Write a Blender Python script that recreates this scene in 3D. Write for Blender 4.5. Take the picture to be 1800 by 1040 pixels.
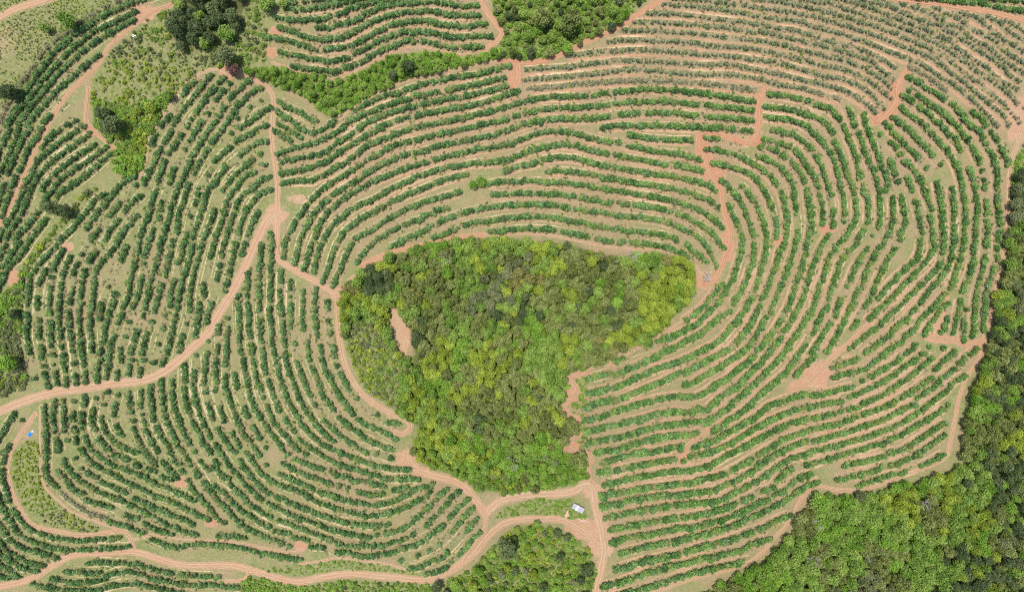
import bpy, math, random
import numpy as np

# ------------------------------------------------------------------ camera, sky, sun, exposure
for _o in list(bpy.data.objects):
    bpy.data.objects.remove(_o, do_unlink=True)
SC = bpy.context.scene
COL = SC.collection
F = 1216.0            # focal length of the survey picture in its pixels
HC = 401.3            # flying height above the datum, metres
IW, IH = 1800.0, 1040.0
cam_d = bpy.data.cameras.new('camera')
cam_d.sensor_fit = 'HORIZONTAL'
cam_d.sensor_width = 36.0
cam_d.lens = 36.0 * F / IW
cam_d.clip_start = 1.0
cam_d.clip_end = 20000.0
cam = bpy.data.objects.new('camera', cam_d)
cam.location = (0, 0, HC)
cam.rotation_euler = (0, 0, 0)      # straight down, picture top = +Y
COL.objects.link(cam)
SC.camera = cam

# high sun: it stands behind the drone, seen from the shadowless spot right of the wood
SUN = np.array([-0.150, 0.100, 1.0]); SUN /= np.linalg.norm(SUN)
world = bpy.data.worlds.new('World'); SC.world = world; world.use_nodes = True
wn = world.node_tree.nodes; wl = world.node_tree.links
wn.clear()
wo = wn.new('ShaderNodeOutputWorld'); wb = wn.new('ShaderNodeBackground'); ws = wn.new('ShaderNodeTexSky')
ws.sky_type = 'NISHITA'; ws.sun_disc = False
ws.sun_elevation = math.asin(SUN[2]); ws.sun_rotation = math.atan2(SUN[0], SUN[1])
ws.air_density = 1.0; ws.dust_density = 1.5
wb.inputs['Strength'].default_value = 0.15
wl.new(ws.outputs[0], wb.inputs[0]); wl.new(wb.outputs[0], wo.inputs[0])
sun_d = bpy.data.lights.new('sun', 'SUN'); sun_d.energy = 3.7; sun_d.angle = math.radians(0.53)
sun_d.color = (1.0, 0.955, 0.89)
sun = bpy.data.objects.new('sun', sun_d); COL.objects.link(sun)
from mathutils import Vector
sun.rotation_euler = Vector((-SUN[0], -SUN[1], -SUN[2])).to_track_quat('-Z', 'Y').to_euler()
sun.location = tuple(SUN * 300)
SC.view_settings.view_transform = 'Standard'
SC.view_settings.look = 'None'
SC.view_settings.exposure = 0.28
SC.view_settings.gamma = 1.0
SC.view_settings.use_curve_mapping = False
SC.cycles.filter_width = 1.1
SC.cycles.use_denoising = False
SC.cycles.max_bounces = 6
SC.cycles.diffuse_bounces = 3
SC.cycles.transmission_bounces = 3

rnd = random.Random(11)
rng = np.random.default_rng(11)
# Orchard rows, read off the survey tiles. One row per ';', '/' is a gap without trees,
# 'y' young trees, 'g' greyish thin trees.  Tile letter = column, digit = line.
ROWS = {
'a1': """
985,18 900,48 740,125 620,208 530,270 440,345 370,415 300,515 200,650 130,770 60,880 10,960
g 940,-5 860,15 700,85 590,160 490,230 390,310 320,370 250,480 150,610 80,730 20,840
985,90 900,130 780,185 680,235 600,300 500,380 420,470 350,540 270,640 180,760 100,850 40,950 0,1020
975,150 880,200 780,250 690,310 600,380 520,450 430,540 360,620 280,720 200,820 130,920 80,1030
715,410 640,470 560,530 470,610 400,680 330,760 250,850 180,950 130,1040
470,745 420,790 370,840 320,900 270,970 220,1040
550,885 480,920 420,960 340,1025 320,1040
600,930 520,980 440,1030
1450,560 1400,610 1340,690 / 1240,850 1190,910 / 1130,1000 1090,1040
1540,555 1480,620 1410,720 1340,800 1270,900 1200,1000 1170,1040
1650,550 1600,590 1540,670 1480,760 1440,810 / 1390,880 1370,920 / 1320,990 1270,1040
1660,660 1590,720 / 1520,830 / 1470,900 1400,1000 1380,1040
1660,770 1610,830 / 1570,890 1500,980 1450,1040
1664,880 1600,960 1560,1040
""",
'a2': """
g 40,60 0,110
130,0 90,80 40,180 0,270
215,0 150,100 90,230 40,340 0,420
290,0 220,110 160,200 100,320 60,430 / 30,520 0,600
385,0 320,90 260,180 200,270 160,380 110,470 70,580 30,700 0,770
550,50 480,90 420,130 340,200 310,235
600,95 520,150 420,220 330,290 280,340 230,430 180,530 150,620 100,720 50,800 0,890
650,150 560,220 450,290 370,360 290,430 240,520 210,600 170,700 110,800 60,880 0,1000
690,230 620,270 540,330 440,400 370,460 310,545
775,245 700,300 620,360 520,420 440,490 380,560 330,640 280,710 220,790 150,870 90,950 50,1030
800,300 740,350 660,420 560,500 480,550 420,590 / 330,770 250,880 170,980 130,1040
755,590 690,630 640,700 600,750 540,820 470,890 400,960 350,1020
970,465 890,510 840,570 790,630 740,690 690,750 640,830
990,520 / 870,660 810,740 / 720,850 660,940 / 610,1020
1030,600 960,650 920,700 / 860,780 800,860 760,930 / 710,990 670,1040
1000,750 950,800 900,860 860,920 800,990 770,1040
1230,30 1190,75 / 1140,160 1100,230
1340,10 1270,100 1210,190 1160,280 1130,350 1090,430 1060,500
1120,590 1100,680 1060,800 1020,900 1000,1000
1390,40 1360,90 / 1320,160 1270,240 1240,280 / 1200,350 1170,450 1140,560
1490,60 1430,130 1390,190 / 1350,260 / 1270,410 1240,500 / 1180,660 1160,760 / 1120,850 1090,950 1060,1040
1570,60 1510,140 1460,220 1410,300 1380,380 1340,460 1300,540 1260,660 1230,770 1200,880 1180,1000 1170,1040
1650,50 1580,130 1550,200 / 1510,270 1460,350 1420,430 / 1380,520 1340,640 1300,770 1290,850 / 1260,930 1240,1030
1664,250 1580,350 / 1510,450 1460,530 1430,650 / 1390,745 / 1360,880 1330,980 1310,1040
1664,400 1600,460 1530,540 1490,650 1450,780 1410,900 1390,1040
1640,530 / 1570,700 1540,800 1480,930 1440,1040
1664,640 1610,780 / 1580,890 1550,1000
""",
'a3': """
20,30 0,60
90,30 40,120 0,220
200,20 150,90 90,180 40,270 0,330
270,10 220,90 170,170 110,240 60,290 20,390 0,420
500,50 440,90 380,160 320,220 270,290 220,360 205,470 195,560 200,680 190,780 205,870 215,930
450,170 420,230 / 330,320 290,400 / 270,520 270,580 / 280,680 285,790 / 300,880 315,1000
400,270 380,350 / 370,440 355,540 365,650 370,750 375,850 / 385,930 / 395,1010
510,220 470,310 450,420 435,560 430,650 440,770 450,870 / 465,940 470,1030
660,80 / 600,190 / 560,260 540,330 / 525,440 515,530 / 500,620 510,720 520,850 / 530,900 / 540,990
800,30 760,90 / 700,180 660,240 / 620,320 600,420 590,520 580,620 585,770 / 595,830 600,920 620,1030
930,20 880,80 830,150 770,220 720,290 690,350 690,430 680,500 670,580 / 660,640 665,740 675,890
920,140 890,220 / 790,430 / 740,560 735,650
840,490 820,580 790,660 770,740 750,840 730,930 720,1030
1020,100 1010,180 980,290 950,400 940,490 900,580 870,690 / 830,800 800,910 780,1030
1130,30 1080,140 1060,200 / 1050,260 / 1035,360 1010,470 980,570 / 940,690 / 915,800 / 880,890 880,970
1200,20 1180,120 1150,250 1110,370 1080,500 1050,640 / 1000,760 970,870 950,960 950,1030
1280,20 / 1260,100 1240,200 1210,340 / 1180,420 1150,530 1130,600 / 1110,690 / 1070,780 1050,880 1030,970
1360,60 1330,180 1300,270 / 1280,390 1250,480 1240,560 / 1200,640 / 1190,730 / 1155,850 / 1130,980
1440,20 1410,110 1380,240 1340,360 1310,500 1290,620 1260,740 1240,850 1210,960
1510,20 1470,140 1440,250 1410,370 1390,500 1385,600 / 1360,700 / 1330,800 1310,890
1590,20 / 1570,90 1540,200 / 1490,420 1490,480 / 1450,560 1450,660 1430,780
1640,170 1610,260 1580,380 / 1560,490 / 1540,560 1510,680
1610,670 1590,800 / 1590,880 1570,1030
1510,920 1500,1030
1520,830
1430,930
1350,960 1345,1030
""",
'a4': """
200,20 215,90 / 250,270
300,40 305,110 / 320,180 / 330,240 360,350
370,10 / 385,90 / 390,170 / 400,240 420,320
445,10 / 465,110 470,200 490,330
520,10 / 530,70 / 540,160 / 550,260 555,310
600,20 610,120 620,240 625,290
750,20 740,110 715,200 710,280
820,20 800,120 780,220 770,280
890,60 885,140 / 860,230 850,280
980,20 960,120 / 945,190 945,230
1060,20 1050,120 / 1030,210 1015,260
1150,20 / 1125,150 / 1105,235
1240,20 / 1210,110 1190,160
100,530 50,600 20,660 0,690
160,575
60,760 30,850 10,950
320,470 325,560 335,680 340,800 335,900 340,980 360,1030
395,440 390,540 400,650 / 420,710 430,790
460,430 465,540 470,640 / 490,720
540,430 / 535,530 530,560 / 545,640 560,730
615,400 615,450 / 600,540 600,620 / 620,700 660,770 720,830 800,890 900,930 1000,970 1100,1010 1180,1035
700,410 / 680,500 670,590 / 690,640 / 730,720 790,790 / 850,830 920,860 / 1000,900 1060,925 1120,945 / 1190,990 1240,1000
790,370 / 760,460 / 740,560 760,640 800,700 870,750 940,795 1000,810
860,390 / 840,470 830,530 / 850,620 880,680
945,380 950,480 970,570 990,670 1030,760 1080,830 1130,900
1030,370 1030,470 / 1045,540 1060,630 1100,710 1140,790 / 1190,880 1240,950 1290,1000
1100,330 1105,420 1120,560 / 1150,630 1190,720 1220,740 / 1240,790 1280,880 1310,890 / 1340,950
1180,290 1190,400 1200,520 1230,610 1270,690 1310,770 1360,850 1410,930 1470,1020
1260,210 / 1260,290 1260,400 1275,490 / 1300,550 1340,650 1385,740 / 1420,800 / 1470,880 1500,920
1345,130 1350,280 / 1345,350 1360,450 1390,540 1430,630 1480,720 1530,800 1590,900 1640,990
1430,95 / 1420,230 1410,330 1430,420 1460,520 1500,620 1530,690 / 1580,750 1620,830 1664,890
1500,90 1500,200 1490,290 / 1500,370 / 1520,460 1560,570 1600,650 1650,720
1580,50 1585,200 1575,350 / 1590,470 1640,570
600,790 640,850 720,920 800,970 880,1010 980,1035
550,850
470,870 500,940 560,1000 620,1035
620,930 690,990
430,950 470,1010
""",
'a5': """
30,20 15,130 25,230 50,310 65,360
95,440 140,500 180,550 240,590 320,615 / 370,640 440,650 560,660 / 600,665 700,655 790,650 855,645
10,400 50,490 100,560 150,630 220,660 300,690 400,720 550,740 / 590,735 700,725 820,720 930,715
0,560 60,640 120,690 200,730 260,740 340,770 400,790 460,800
0,680 60,740 140,780 200,810 280,840 360,850
0,750 60,800 120,840 180,870 260,885
10,840 60,880 110,920 160,940
0,910 40,940
640,830 740,825 840,830 900,830 990,830 1060,850 1150,880 1250,900 1350,920 1450,925 1530,925 / 1600,925
490,885 560,890 640,900 710,900
385,945 480,960 580,970 680,960 760,950
770,920 850,900 940,890 1030,910 1120,940 1230,960 1350,985 1500,990 1664,1000
250,985 340,1000 440,1020 600,1030 720,1020 840,990 940,980 1040,990 1140,1010 1260,1035
330,20 335,140 360,230 410,270
g 450,320 520,380 600,430 680,470 760,495
800,520 880,550 970,580 1040,610 1100,650 1170,680 1240,705
420,160 460,190 500,240 550,300 600,320 / 640,370 700,390 800,420 / 890,475 960,490 990,500 / 1060,545 1130,580 1200,600 1250,620
470,80 500,140 560,200 620,240 700,300 780,330 850,360 950,400 1050,450 1130,490 1200,530 1280,570 1350,600 1430,620
600,140 650,170 695,195 / 740,240 800,260 860,290 930,320 / 990,360 1080,400 1180,440 1240,470 1320,500 1400,540
600,20 660,90 740,140 840,190 930,240 1040,290 1130,340 1230,370 1330,420 1420,460 1520,510
690,10 780,80 870,130 960,160 1060,200 1150,250 1250,290 1330,330 1410,370
850,30 920,60 / 1000,110 1060,130 1120,155 / 1190,200 1240,210
1200,90 1240,150 1290,200
1250,30 1290,90 1330,160
1370,230 1420,300 1480,360 1540,440 1600,510 1640,540
1340,40 1400,110 1460,200 1530,290 1590,370 1650,460
1480,90 1510,140 / 1590,270 1640,320
1510,30 1570,110 1640,200
1290,710 1350,700 1420,690 / 1460,690 1540,690 / 1590,700 1660,710
""",
'b1': """
800,10 900,0
630,65 720,70 830,60 950,40 1100,10
565,130 650,145 760,150 / 800,145 900,140 980,115 1060,95
1095,65 1180,40 1260,20 1330,10
870,205 960,200 1060,170 1170,140 / 1210,105 1300,70 1380,40 1470,30
590,205 660,225 760,260 840,285 900,290
915,290 1000,280 1080,260 1170,210 1260,160 1350,130 1450,100 1550,85 1664,80
475,270 560,280 660,300 760,335 860,365 960,355 1080,340 1180,300 1280,240 1340,215 / 1400,180 1500,170 1550,155 1664,165
590,380 680,400 / 720,410 800,425 900,440 980,445 1075,425 / 1140,390 1220,350 1300,310 1400,260 1500,240 1600,235 1664,235
690,490 730,500 / 780,500 860,510 960,525 1010,520 1050,500 1150,470 1240,420 1340,370 1440,335 / 1480,310 1580,295 1664,305
1500,25 1600,20 1664,15
1090,830 1170,790 1260,740 1360,700 1460,680 1550,640 1664,610
585,740 660,790 740,820 800,870 850,880
575,820 640,860 700,900 760,950 820,970 900,960 970,900 1050,860
545,880 620,930 690,980 735,1000
890,1020 1000,970 1080,905 1180,850 1290,805 1400,760 1500,730 1600,710 1664,690
1010,1030 1100,1000 1160,940 1260,880 1360,840 1470,800 1570,780 1664,760
1220,990 1310,930 1420,890 1520,860 1664,830
1400,990 1520,940 1664,900
200,550 140,610 80,690 30,760 0,810
220,610 / 170,670 130,720 / 70,830 / 20,900 0,940
360,600 290,650 230,710 / 180,790 150,840 / 120,890 60,950 20,1020
450,645 380,680 320,730 270,790 220,870 170,940 120,1010
450,735 / 370,780 / 280,865 / 230,970
520,790 470,810 420,860 350,900 290,940
490,920 440,940 380,980 310,1010 280,1035
""",
'b2': """
120,50 60,130 20,220 0,240
240,20 190,90 130,170 100,210 / 50,270 20,350 0,390
235,140
490,95 420,110 370,150 310,180 270,205 / 220,250 170,290 120,350 90,385
510,195 440,205 380,240 310,290 / 190,400 140,470 90,540
440,295 / 390,340 330,390 270,440 220,500 180,550
480,375 / 400,430 330,460 280,530 240,580 200,650 180,740 150,820 140,860
510,460 440,490 380,560 320,590 280,660 250,740 220,830 190,930 170,1030
515,555 450,580 400,630 360,690 320,770 290,860 / 260,960 240,1040
430,720 390,800 360,880 330,960 310,1040
110,710 90,790 60,870 20,930 10,1000
120,900 110,1000
450,930 445,1040
525,880 530,960 525,1040
640,30 700,70 760,120 820,140 900,120 970,80 1050,30
545,50 620,90 680,130 735,165
540,120 590,150 660,195
545,300 640,270 720,245 820,220 880,200 920,180 1000,140 1080,90 1160,40 1260,10
560,370 620,345 720,330 820,310 900,290 980,240 1040,190 1100,160 1170,110 1250,60 1340,20 1420,0
600,435 700,420 800,400 880,370 960,330 1040,270 1120,220 1220,160 1310,110 1400,80 1500,50 1600,20
605,510 700,490 820,490 870,460 960,420 1050,370 1130,310 1220,240 1310,200 1420,160 1520,120 1620,90
600,1040 610,970 650,890 690,810 740,740 800,650 860,590 930,530 1010,480 1090,430 1180,370 1280,310 1400,250 1510,210 1664,180
710,1030 740,920 790,820 840,730 900,660 970,600 1060,540 1150,490 1240,430 1330,370 1430,330 1540,290 1664,260
790,1030 830,940 880,820 930,730 1000,670 1080,600 1170,550 1280,490 1380,450 1480,410 1600,370 1664,350
870,1010 900,960 920,900 970,820 1040,760 1100,710 1140,680 1210,650 / 1260,630 1350,580 1400,550 1490,510 1600,460 1664,430
970,1020 1020,930 1070,850 1150,790 1230,740 1320,690 1420,640 1520,590 1600,560 1664,530
1070,1030 1100,950 1160,900 1260,850 1350,790 1450,730 1550,680 1664,640
1200,1020 1260,950 1330,900 1400,860 1440,840 / 1510,810 1600,780 1660,750
1420,970 1500,920 1580,880 1664,840
""",
'b3': """
110,70 100,160 80,220
210,20 180,130 160,250 130,370
265,130 240,240 220,350 190,450
370,20 345,100 310,190
100,490
80,570 60,640 50,690
455,100 450,200 440,330 435,470 440,590 / 445,680 450,820 / 465,900 480,1020
530,60 530,170 525,300 520,420 520,520 / 515,600 525,700 540,850 555,1020
600,320 595,380 / 590,470 595,570 600,620 / 605,700 620,800 630,920 / 650,990
670,400 665,490 / 665,570 670,720 / 700,850 / 720,980 735,1030
760,470 760,580 755,680 770,730 / 790,840 805,950 / 830,1020
860,450 850,560 855,680 860,790 / 890,870 910,1030
940,530 940,580 / 940,680 / 960,770 / 980,870 985,920 / 1005,1000
350,280 350,380 350,480 360,600 365,700 370,800 385,900 395,1020
280,420 285,480 / 285,520 290,650 295,780 300,880 320,1020
205,560 / 205,660 / 210,740 200,850 195,1000
150,660 140,760 / 135,870 125,1020
640,30 625,110 615,210
760,20 730,130 700,250
860,20 820,130 790,230 760,320
960,40 920,80 880,150 860,230 840,310
1080,20 1020,90 980,180 950,280 910,380
1200,40 1130,90 1080,190 1040,290 980,420
1420,30 1330,80 1250,130 1200,190 1160,250
1640,10 1560,70 1480,110 1410,135
""",
'b4': """
200,20 195,160 / 190,250 195,340 230,450 270,550 310,640 370,730 430,820
125,20 125,180 120,350 / 150,490 180,570 / 240,670 290,760
265,240 270,330 / 330,480 350,540 / 400,630 440,700 / 485,770
300,20 320,150 345,270 370,390 410,490 470,580 520,670 580,740 640,820 730,870 830,910 930,940 1040,990
380,20 395,130 415,260 450,360 490,450 520,540 570,620 640,700 700,770 770,820
460,70 480,220 / 510,290 540,390 / 570,450 580,490 / 630,570 690,650 / 730,720 800,770 870,810 950,860 1040,900 1130,930 1230,960
530,20 560,130 590,260 630,380 680,480 740,590 810,680 900,750 980,790 1080,830 1180,870 1290,910 1400,930 1520,940
620,30 630,110 / 640,150 680,270 720,390 780,500 840,590 900,660 970,720
695,20 / 720,160 750,240 790,350 810,385 / 845,460 / 920,580 980,640 1050,700 1120,750 1220,810 / 1295,825 / 1400,850
790,20 805,120 / 830,200 880,320 920,410 990,510 1060,590 1140,650 1165,665
880,50 910,170 960,280 1020,390 1080,470 1120,520
1210,710 1280,740 1350,770 1400,785
1170,570 1250,620 1330,650 1430,710
970,30 975,90 / 1010,180 / 1040,240 1090,340 / 1155,420 / 1300,535 / 1380,590 1450,600
60,780 120,880 180,960 200,1000
120,750 170,840 240,930 310,1010
350,820 400,890 450,950 520,1010
300,880 350,960 400,1020
490,900
610,890 700,930 790,970
140,640 190,720 250,800
""",
'b5': """
150,20 220,120 280,180 330,240 390,310 470,370 560,420 640,460 740,500 840,530 930,570 1040,600 1150,625 1230,640 / 1300,620 / 1380,610 1470,580 1560,530 1630,460 1664,430
300,80 350,160 430,250 510,320 600,360 700,400 800,440 850,465 950,500 1060,530 1160,545 1270,560 1370,550
350,20 400,90 450,170 540,230 640,280 740,310 840,370 940,410 1040,440 1180,470 1230,480 1330,470 1430,450 1530,410 1650,350
590,180 680,220 780,260 880,310 980,340 1080,370 1180,390 1290,405 1400,380 1500,340 1600,280 1660,260
610,100 700,150 790,190 870,210 910,230 1010,265 / 1085,280 / 1160,305 1240,325 1330,325
620,20 730,80 830,120 930,150 1040,190 1150,220 1250,240 1340,265
850,20 950,70 1040,110 1130,140 1230,170 1300,185
980,10 1100,50 1200,90 1300,115 1400,140 1520,145
1350,210 1440,215 1580,205
1430,290 1510,280
0,200 60,270 130,360 210,440 270,510 340,570 420,610 500,640 580,670 650,700
10,340 70,430 120,490 180,530
30,10 90,90 150,170 210,210
120,270 180,310 250,390 340,460 420,520 500,560
230,260 300,320 380,400 460,460 510,485
590,520 680,550 780,590 880,630 980,670 1090,700 1210,700 1310,700 1410,680 1500,650
560,590 640,610 / 690,640 780,660 / 820,710 900,715 / 1010,750 1080,755 / 1140,770 1200,780 1270,775 1300,770 1400,750 1500,720 1600,690 1664,660
1560,620
1475,810
1600,770
1550,870 1630,850
0,690 90,690 / 120,700 220,705 330,725 430,750 540,770 640,790 730,800
140,630 230,630 320,640
0,930 70,920 / 140,925
0,990 100,990 200,1000 300,1010
""",
'c1': """
40,20 150,15 260,15 360,30 450,40 570,40
0,95 100,90 200,80 280,90 350,105 / 390,110 480,110 580,115
0,170 90,160 200,155 300,175 400,190 500,190 640,175
0,240 100,235 200,235 300,255 400,275 520,265 670,265
10,320 110,300 200,305 300,330 400,350 490,350 / 520,345 600,340
0,670 100,640 200,610 300,590 400,565 500,555 600,540 690,510 760,490 830,475
0,740 100,705 200,690 290,675 400,650 500,630 600,610 700,585 770,575
0,810 90,790 180,760 270,745 360,720 470,710 580,685 690,655 780,635
0,890 120,850 240,825 360,800 480,785 600,755 720,720 800,690 870,665
0,980 100,940 220,910 340,890 460,865 580,835 700,810 800,780 900,750 1000,725 1100,710 1250,705 1400,700 1550,675 1664,665
320,975 440,955 560,925 680,900 800,870 880,840 980,815 1080,795 1220,790 1380,780 1500,775 1600,760 1664,755
680,985 800,950 900,920 1000,890 1110,870 1200,870 1340,870 1470,860 1600,845 1664,840
1480,940 1560,925 1664,915
y 940,510 1060,500 1160,495 1270,490 1310,480 1420,465 1560,450 1664,440
y 910,590 1010,580 1120,570 1250,560 1400,545 1540,530 1664,520
g 960,650 1080,640 1200,630 1320,615 1450,605 1600,600 1664,600
y 1270,405 1400,390 / 1470,380 1560,375 1664,370
y 1540,305 1610,295 1664,300
y 1620,220
""",
'c2': """
0,240 100,205 200,170 320,145 440,120 560,95
0,330 80,300 160,280 260,245 380,220 500,195 620,170 740,145 860,100 960,75 1060,50 1200,35 1340,40
1480,105 1560,90 1664,85
0,425 110,380 220,345 340,315 460,290 580,260 700,245 820,220 920,180 1000,150 1100,130 1220,130 1320,150 1420,180 1520,205 1664,235
0,530 90,480 200,440 320,400 440,380 560,360 680,355 800,335 890,300 980,265 1080,240 1200,225 1310,235 1340,250 1440,275 1540,295 1664,310
790,415 880,385 980,365 1060,335 1160,320 1300,325 1350,340 1440,365 1540,385 1664,410
0,630 80,590 160,555 280,505 310,490 400,465 490,445
1090,420 1180,415 1300,430 1420,445 1540,475 1664,500
0,740 90,700 170,650 280,620 370,595 435,575
670,510 760,495 880,500 960,490 1080,500 1200,505 1320,520 1440,535 1560,560 1664,580
0,840 40,820 110,785 160,775 / 190,745 250,730 / 280,700 350,690
690,590 750,590 / 790,585 / 840,585 980,580 1140,590 / 1170,590 1240,600 / 1280,605 / 1330,615 / 1370,620 1460,640 / 1490,650 1580,655 1664,665
0,960 90,910 180,860 260,815 340,770 430,740 530,710 640,690 760,670 880,660 / 910,665 1020,660 1140,670 1260,690 1380,710 1500,725 1664,750
260,905 340,875 420,840 550,795 / 590,790 / 630,790 740,770 860,755 980,750 1100,755 1200,770 1240,780 1340,795 1460,820 1560,840 1664,850
680,860 780,855 880,840 1000,840 1095,845 / 1140,850 / 1210,865 1290,880 1320,885 1400,900 1470,920 1500,930 1580,940 1664,940
""",
'c4': """
1430,190 1520,160 1600,130 1664,110
1390,270 1480,250 1580,220 1664,190
1400,375 1480,360 1560,340 1664,300
1370,490 1460,450 1560,430 1664,400
1340,580 1440,560 1560,520 1664,490
1380,660 1480,630 1580,605 1664,570
1390,740 1480,720 1580,690 1664,660
1400,820 1500,800 1600,770 1664,750
1490,890 1560,865 1664,840
""",
'c5': """
0,150 70,150
0,215 60,215 130,215
0,370 60,340 130,290 200,270
0,445 80,400 150,370 195,345 / 230,300 245,260
0,590 50,560 110,510 170,465 220,410 270,370 / 300,320 345,295
0,670 40,655 / 105,620 / 210,550 260,490 310,440 360,390 400,330 435,310
0,740 60,720 130,690 200,650 260,600 320,560 370,500 410,460 450,410 500,370
0,810 40,810 / 145,770 / 225,735 / 300,690 / 400,590 440,540 490,480 540,430
85,870 150,860 205,830 / 260,805 320,790 350,750 / 500,590 540,540 570,510
210,905 280,890 340,865 / 385,820 / 450,770 500,710 550,650 590,610
1480,165 1560,145 1664,125
1510,260 1580,235 1664,215
1440,345 1490,345 1560,315 1664,300
1470,420 1560,400 1664,380
1490,500 1580,485 1664,465
1560,580 1664,560
1560,670 1664,650
1620,750 1664,740
1600,865 1664,850
1500,1000 1580,980 1664,950
""",
'd1': """
y 700,0 820,10 960,25 1060,35 1180,60 1300,75 1420,95 1550,115 1590,130 1664,145
y 1250,5 1350,20 1480,40 1600,65 1664,80
y 1540,5 1664,20
y 480,30 570,40 620,40 720,50 830,60 960,80 1080,100 1200,125 1330,140 1450,155 1550,180 1664,205
y 345,95 460,100 580,100 680,115 800,130 920,145 1050,160 1150,175 1250,190 / 1310,205 1460,225 / 1520,245 1580,255 1664,280
y 260,165 440,165 / 490,170 / 540,170 680,180 800,190 950,205 / 1010,215 1120,230 1230,235 / 1280,250 1400,280 1520,305 1664,335
y 165,222 300,225 480,228 510,235 640,240 760,250 920,270 / 1060,285 1180,300 1300,320 1420,345 1450,360 1560,385 1664,405
y 80,300 120,305 150,295 230,295 / 270,295 / 340,295 460,300 580,305 700,315 820,335 1000,345 / 1050,350 1180,365 1300,390 1420,420 1540,445 1664,475
y 0,380 140,375 180,370 280,365 400,368 520,375 640,385 760,400 880,405 1000,415 1120,430 1260,450 1400,480 1540,520 1664,550
y 0,455 110,445 / 210,445 330,450 450,455 560,460 700,470 830,475 960,472 1100,500 1220,520 1340,545 1460,575 1580,605 1664,620
y 0,540 120,520 260,510 400,515 540,530 660,540 800,545 940,545 1080,560 1220,590 1340,625 1460,640 1560,660 1664,680
g 0,605 140,595 280,590 420,590 560,595 700,605 830,615 950,630 1060,645 1160,660
0,690 120,670 240,665 360,650 480,655 600,665 720,680 840,695 960,710 1060,730 1165,745
0,775 120,760 260,745 400,740 570,745 600,750 720,765 840,775 960,785 1120,805
0,860 120,840 260,830 400,820 520,825 640,835 780,850 900,860 1020,870 1150,885
30,935 150,920 280,915 400,920 520,920 650,930 800,930 920,935 1040,945 1150,960
1240,690 1340,695 1470,715 / 1535,735 / 1620,775 1664,780
1225,775 1330,790 1450,810 1540,840 1610,880 1664,920
1205,850 1320,865 1430,880 1520,920 1580,970 1620,1030
1200,935 1290,950 1380,970 / 1430,985 1500,1010 1540,1035
""",
'd2': """
30,100 150,90 280,85 400,85 520,90 660,100 800,105 920,105 1040,120 1150,130
240,155 360,175 480,185 580,190 680,190
800,175 900,185 1000,195 1100,205
0,185 120,205 240,235 360,260 480,280 580,290 680,310 755,340
0,280 120,300 240,325 360,345 450,360 560,375 660,395 780,420
0,365 150,390 180,400 300,420 420,440 540,455 660,480 780,510 880,570
0,455 130,475 180,490 300,510 420,525 540,545 640,570 710,590 / 740,600 820,630 / 840,650 900,680
0,550 120,560 250,580 280,585 400,605 520,630 620,660 720,690 800,735 870,790 930,840 960,880
40,640 200,655 / 230,665 330,670 440,690 480,695 / 535,712 / 590,730 / 640,750 720,790 800,840 860,890 900,950 915,980
0,730 120,740 240,750 360,765 480,785 580,820 650,850 720,890 780,940 820,1000 840,1040
0,825 120,840 240,855 360,870 480,885 560,910 620,950 680,990 730,1035
0,920 120,935 240,945 260,940 380,955 520,975
960,670 990,740 1020,800 1050,870 1060,950 1045,1030
910,490 950,520 1000,580 1050,650 1080,720 1110,800 1140,880 / 1140,960 1140,1030
1060,525 / 1100,570 1150,640 1190,720 1220,800 1240,900 1235,1000
820,360 920,375 1020,400 1110,440 1150,470 1210,550 1260,640 1290,740 1315,830 1310,890
800,260 880,270 960,285 1040,310 1110,350 1180,390 1250,440 1310,510 / 1350,580 1370,660 1390,780 1385,880 1360,970 1345,1030
1170,300 1230,330 1300,360 1370,430 1420,500 1440,600 1460,720 / 1470,870 1450,960 1430,1040
1200,240 1280,260 1360,300 1430,360 1480,430 1510,480 / 1530,560 1550,680 1560,800 1545,900 1520,1030
1195,180 1280,195 1390,230 / 1450,270 1500,330 1550,420 1590,520 1620,620 1640,720 1650,800
1290,115 1380,140 1430,150 1500,190 1550,250 1600,340 1640,430 1664,510
1430,55 1520,90 1590,150 1640,220 1664,270
""",
'd3': """
600,10 680,50 760,100 810,150 840,210 870,280 880,350
560,65 640,110 700,170 760,220 790,245
0,80 120,100 240,110 270,110 380,120 520,150 / 560,165 620,190 / 665,215 / 700,265
800,20 870,80 915,140
1050,20 1060,120 1045,200 1020,280 1000,360 960,430 920,490
910,420 870,470 820,520 780,570 720,620 640,680
900,540 840,590 770,660
1140,20 1140,130 1140,230 1110,320 1080,410 1040,480 1000,540
960,610 900,650 840,700 790,750 720,790 640,830 560,880 460,920 360,960 250,990 160,1030
740,700 660,740 580,780 500,810 420,840 340,880 260,910 180,950 110,990
1235,20 1235,120 1230,190 1215,240 1190,340 1160,430 1120,520 1090,570
1080,600 1040,660 980,730 930,790 860,850 780,890 690,940 600,980 500,1010 420,1035
1310,20 1310,60
1370,100 1340,150 1310,270 1270,370 1240,450 1210,510
1190,570 1150,650 1100,740 1050,800 980,880 920,910 / 870,940 800,980 730,1010 700,1035
1390,20 1370,100
1470,40 1440,150 1410,250 1380,340 1340,430 1310,510 1270,600
1230,660 1190,740 1130,830 1080,890 1000,950 920,1000 850,1040
1550,20 1530,130 1510,220 1500,290 / 1480,340 1450,430 1420,520 1390,590 / 1340,680 1290,760 1220,840 1160,910 1090,980 1030,1030
1664,80 1620,160 1580,270 1550,370 1520,470 1480,570 1430,660 1380,740 1320,830 1250,920 1180,990 1140,1035
1664,300 1630,400 1600,500 1570,590 1520,680 1470,760 1410,850 1350,930 1280,1000 1240,1035
1664,600 1620,680 1580,760 / 1520,860 1470,930 1420,980 1380,1030
1664,780 1620,850 1570,930 1520,1000
""",
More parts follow.
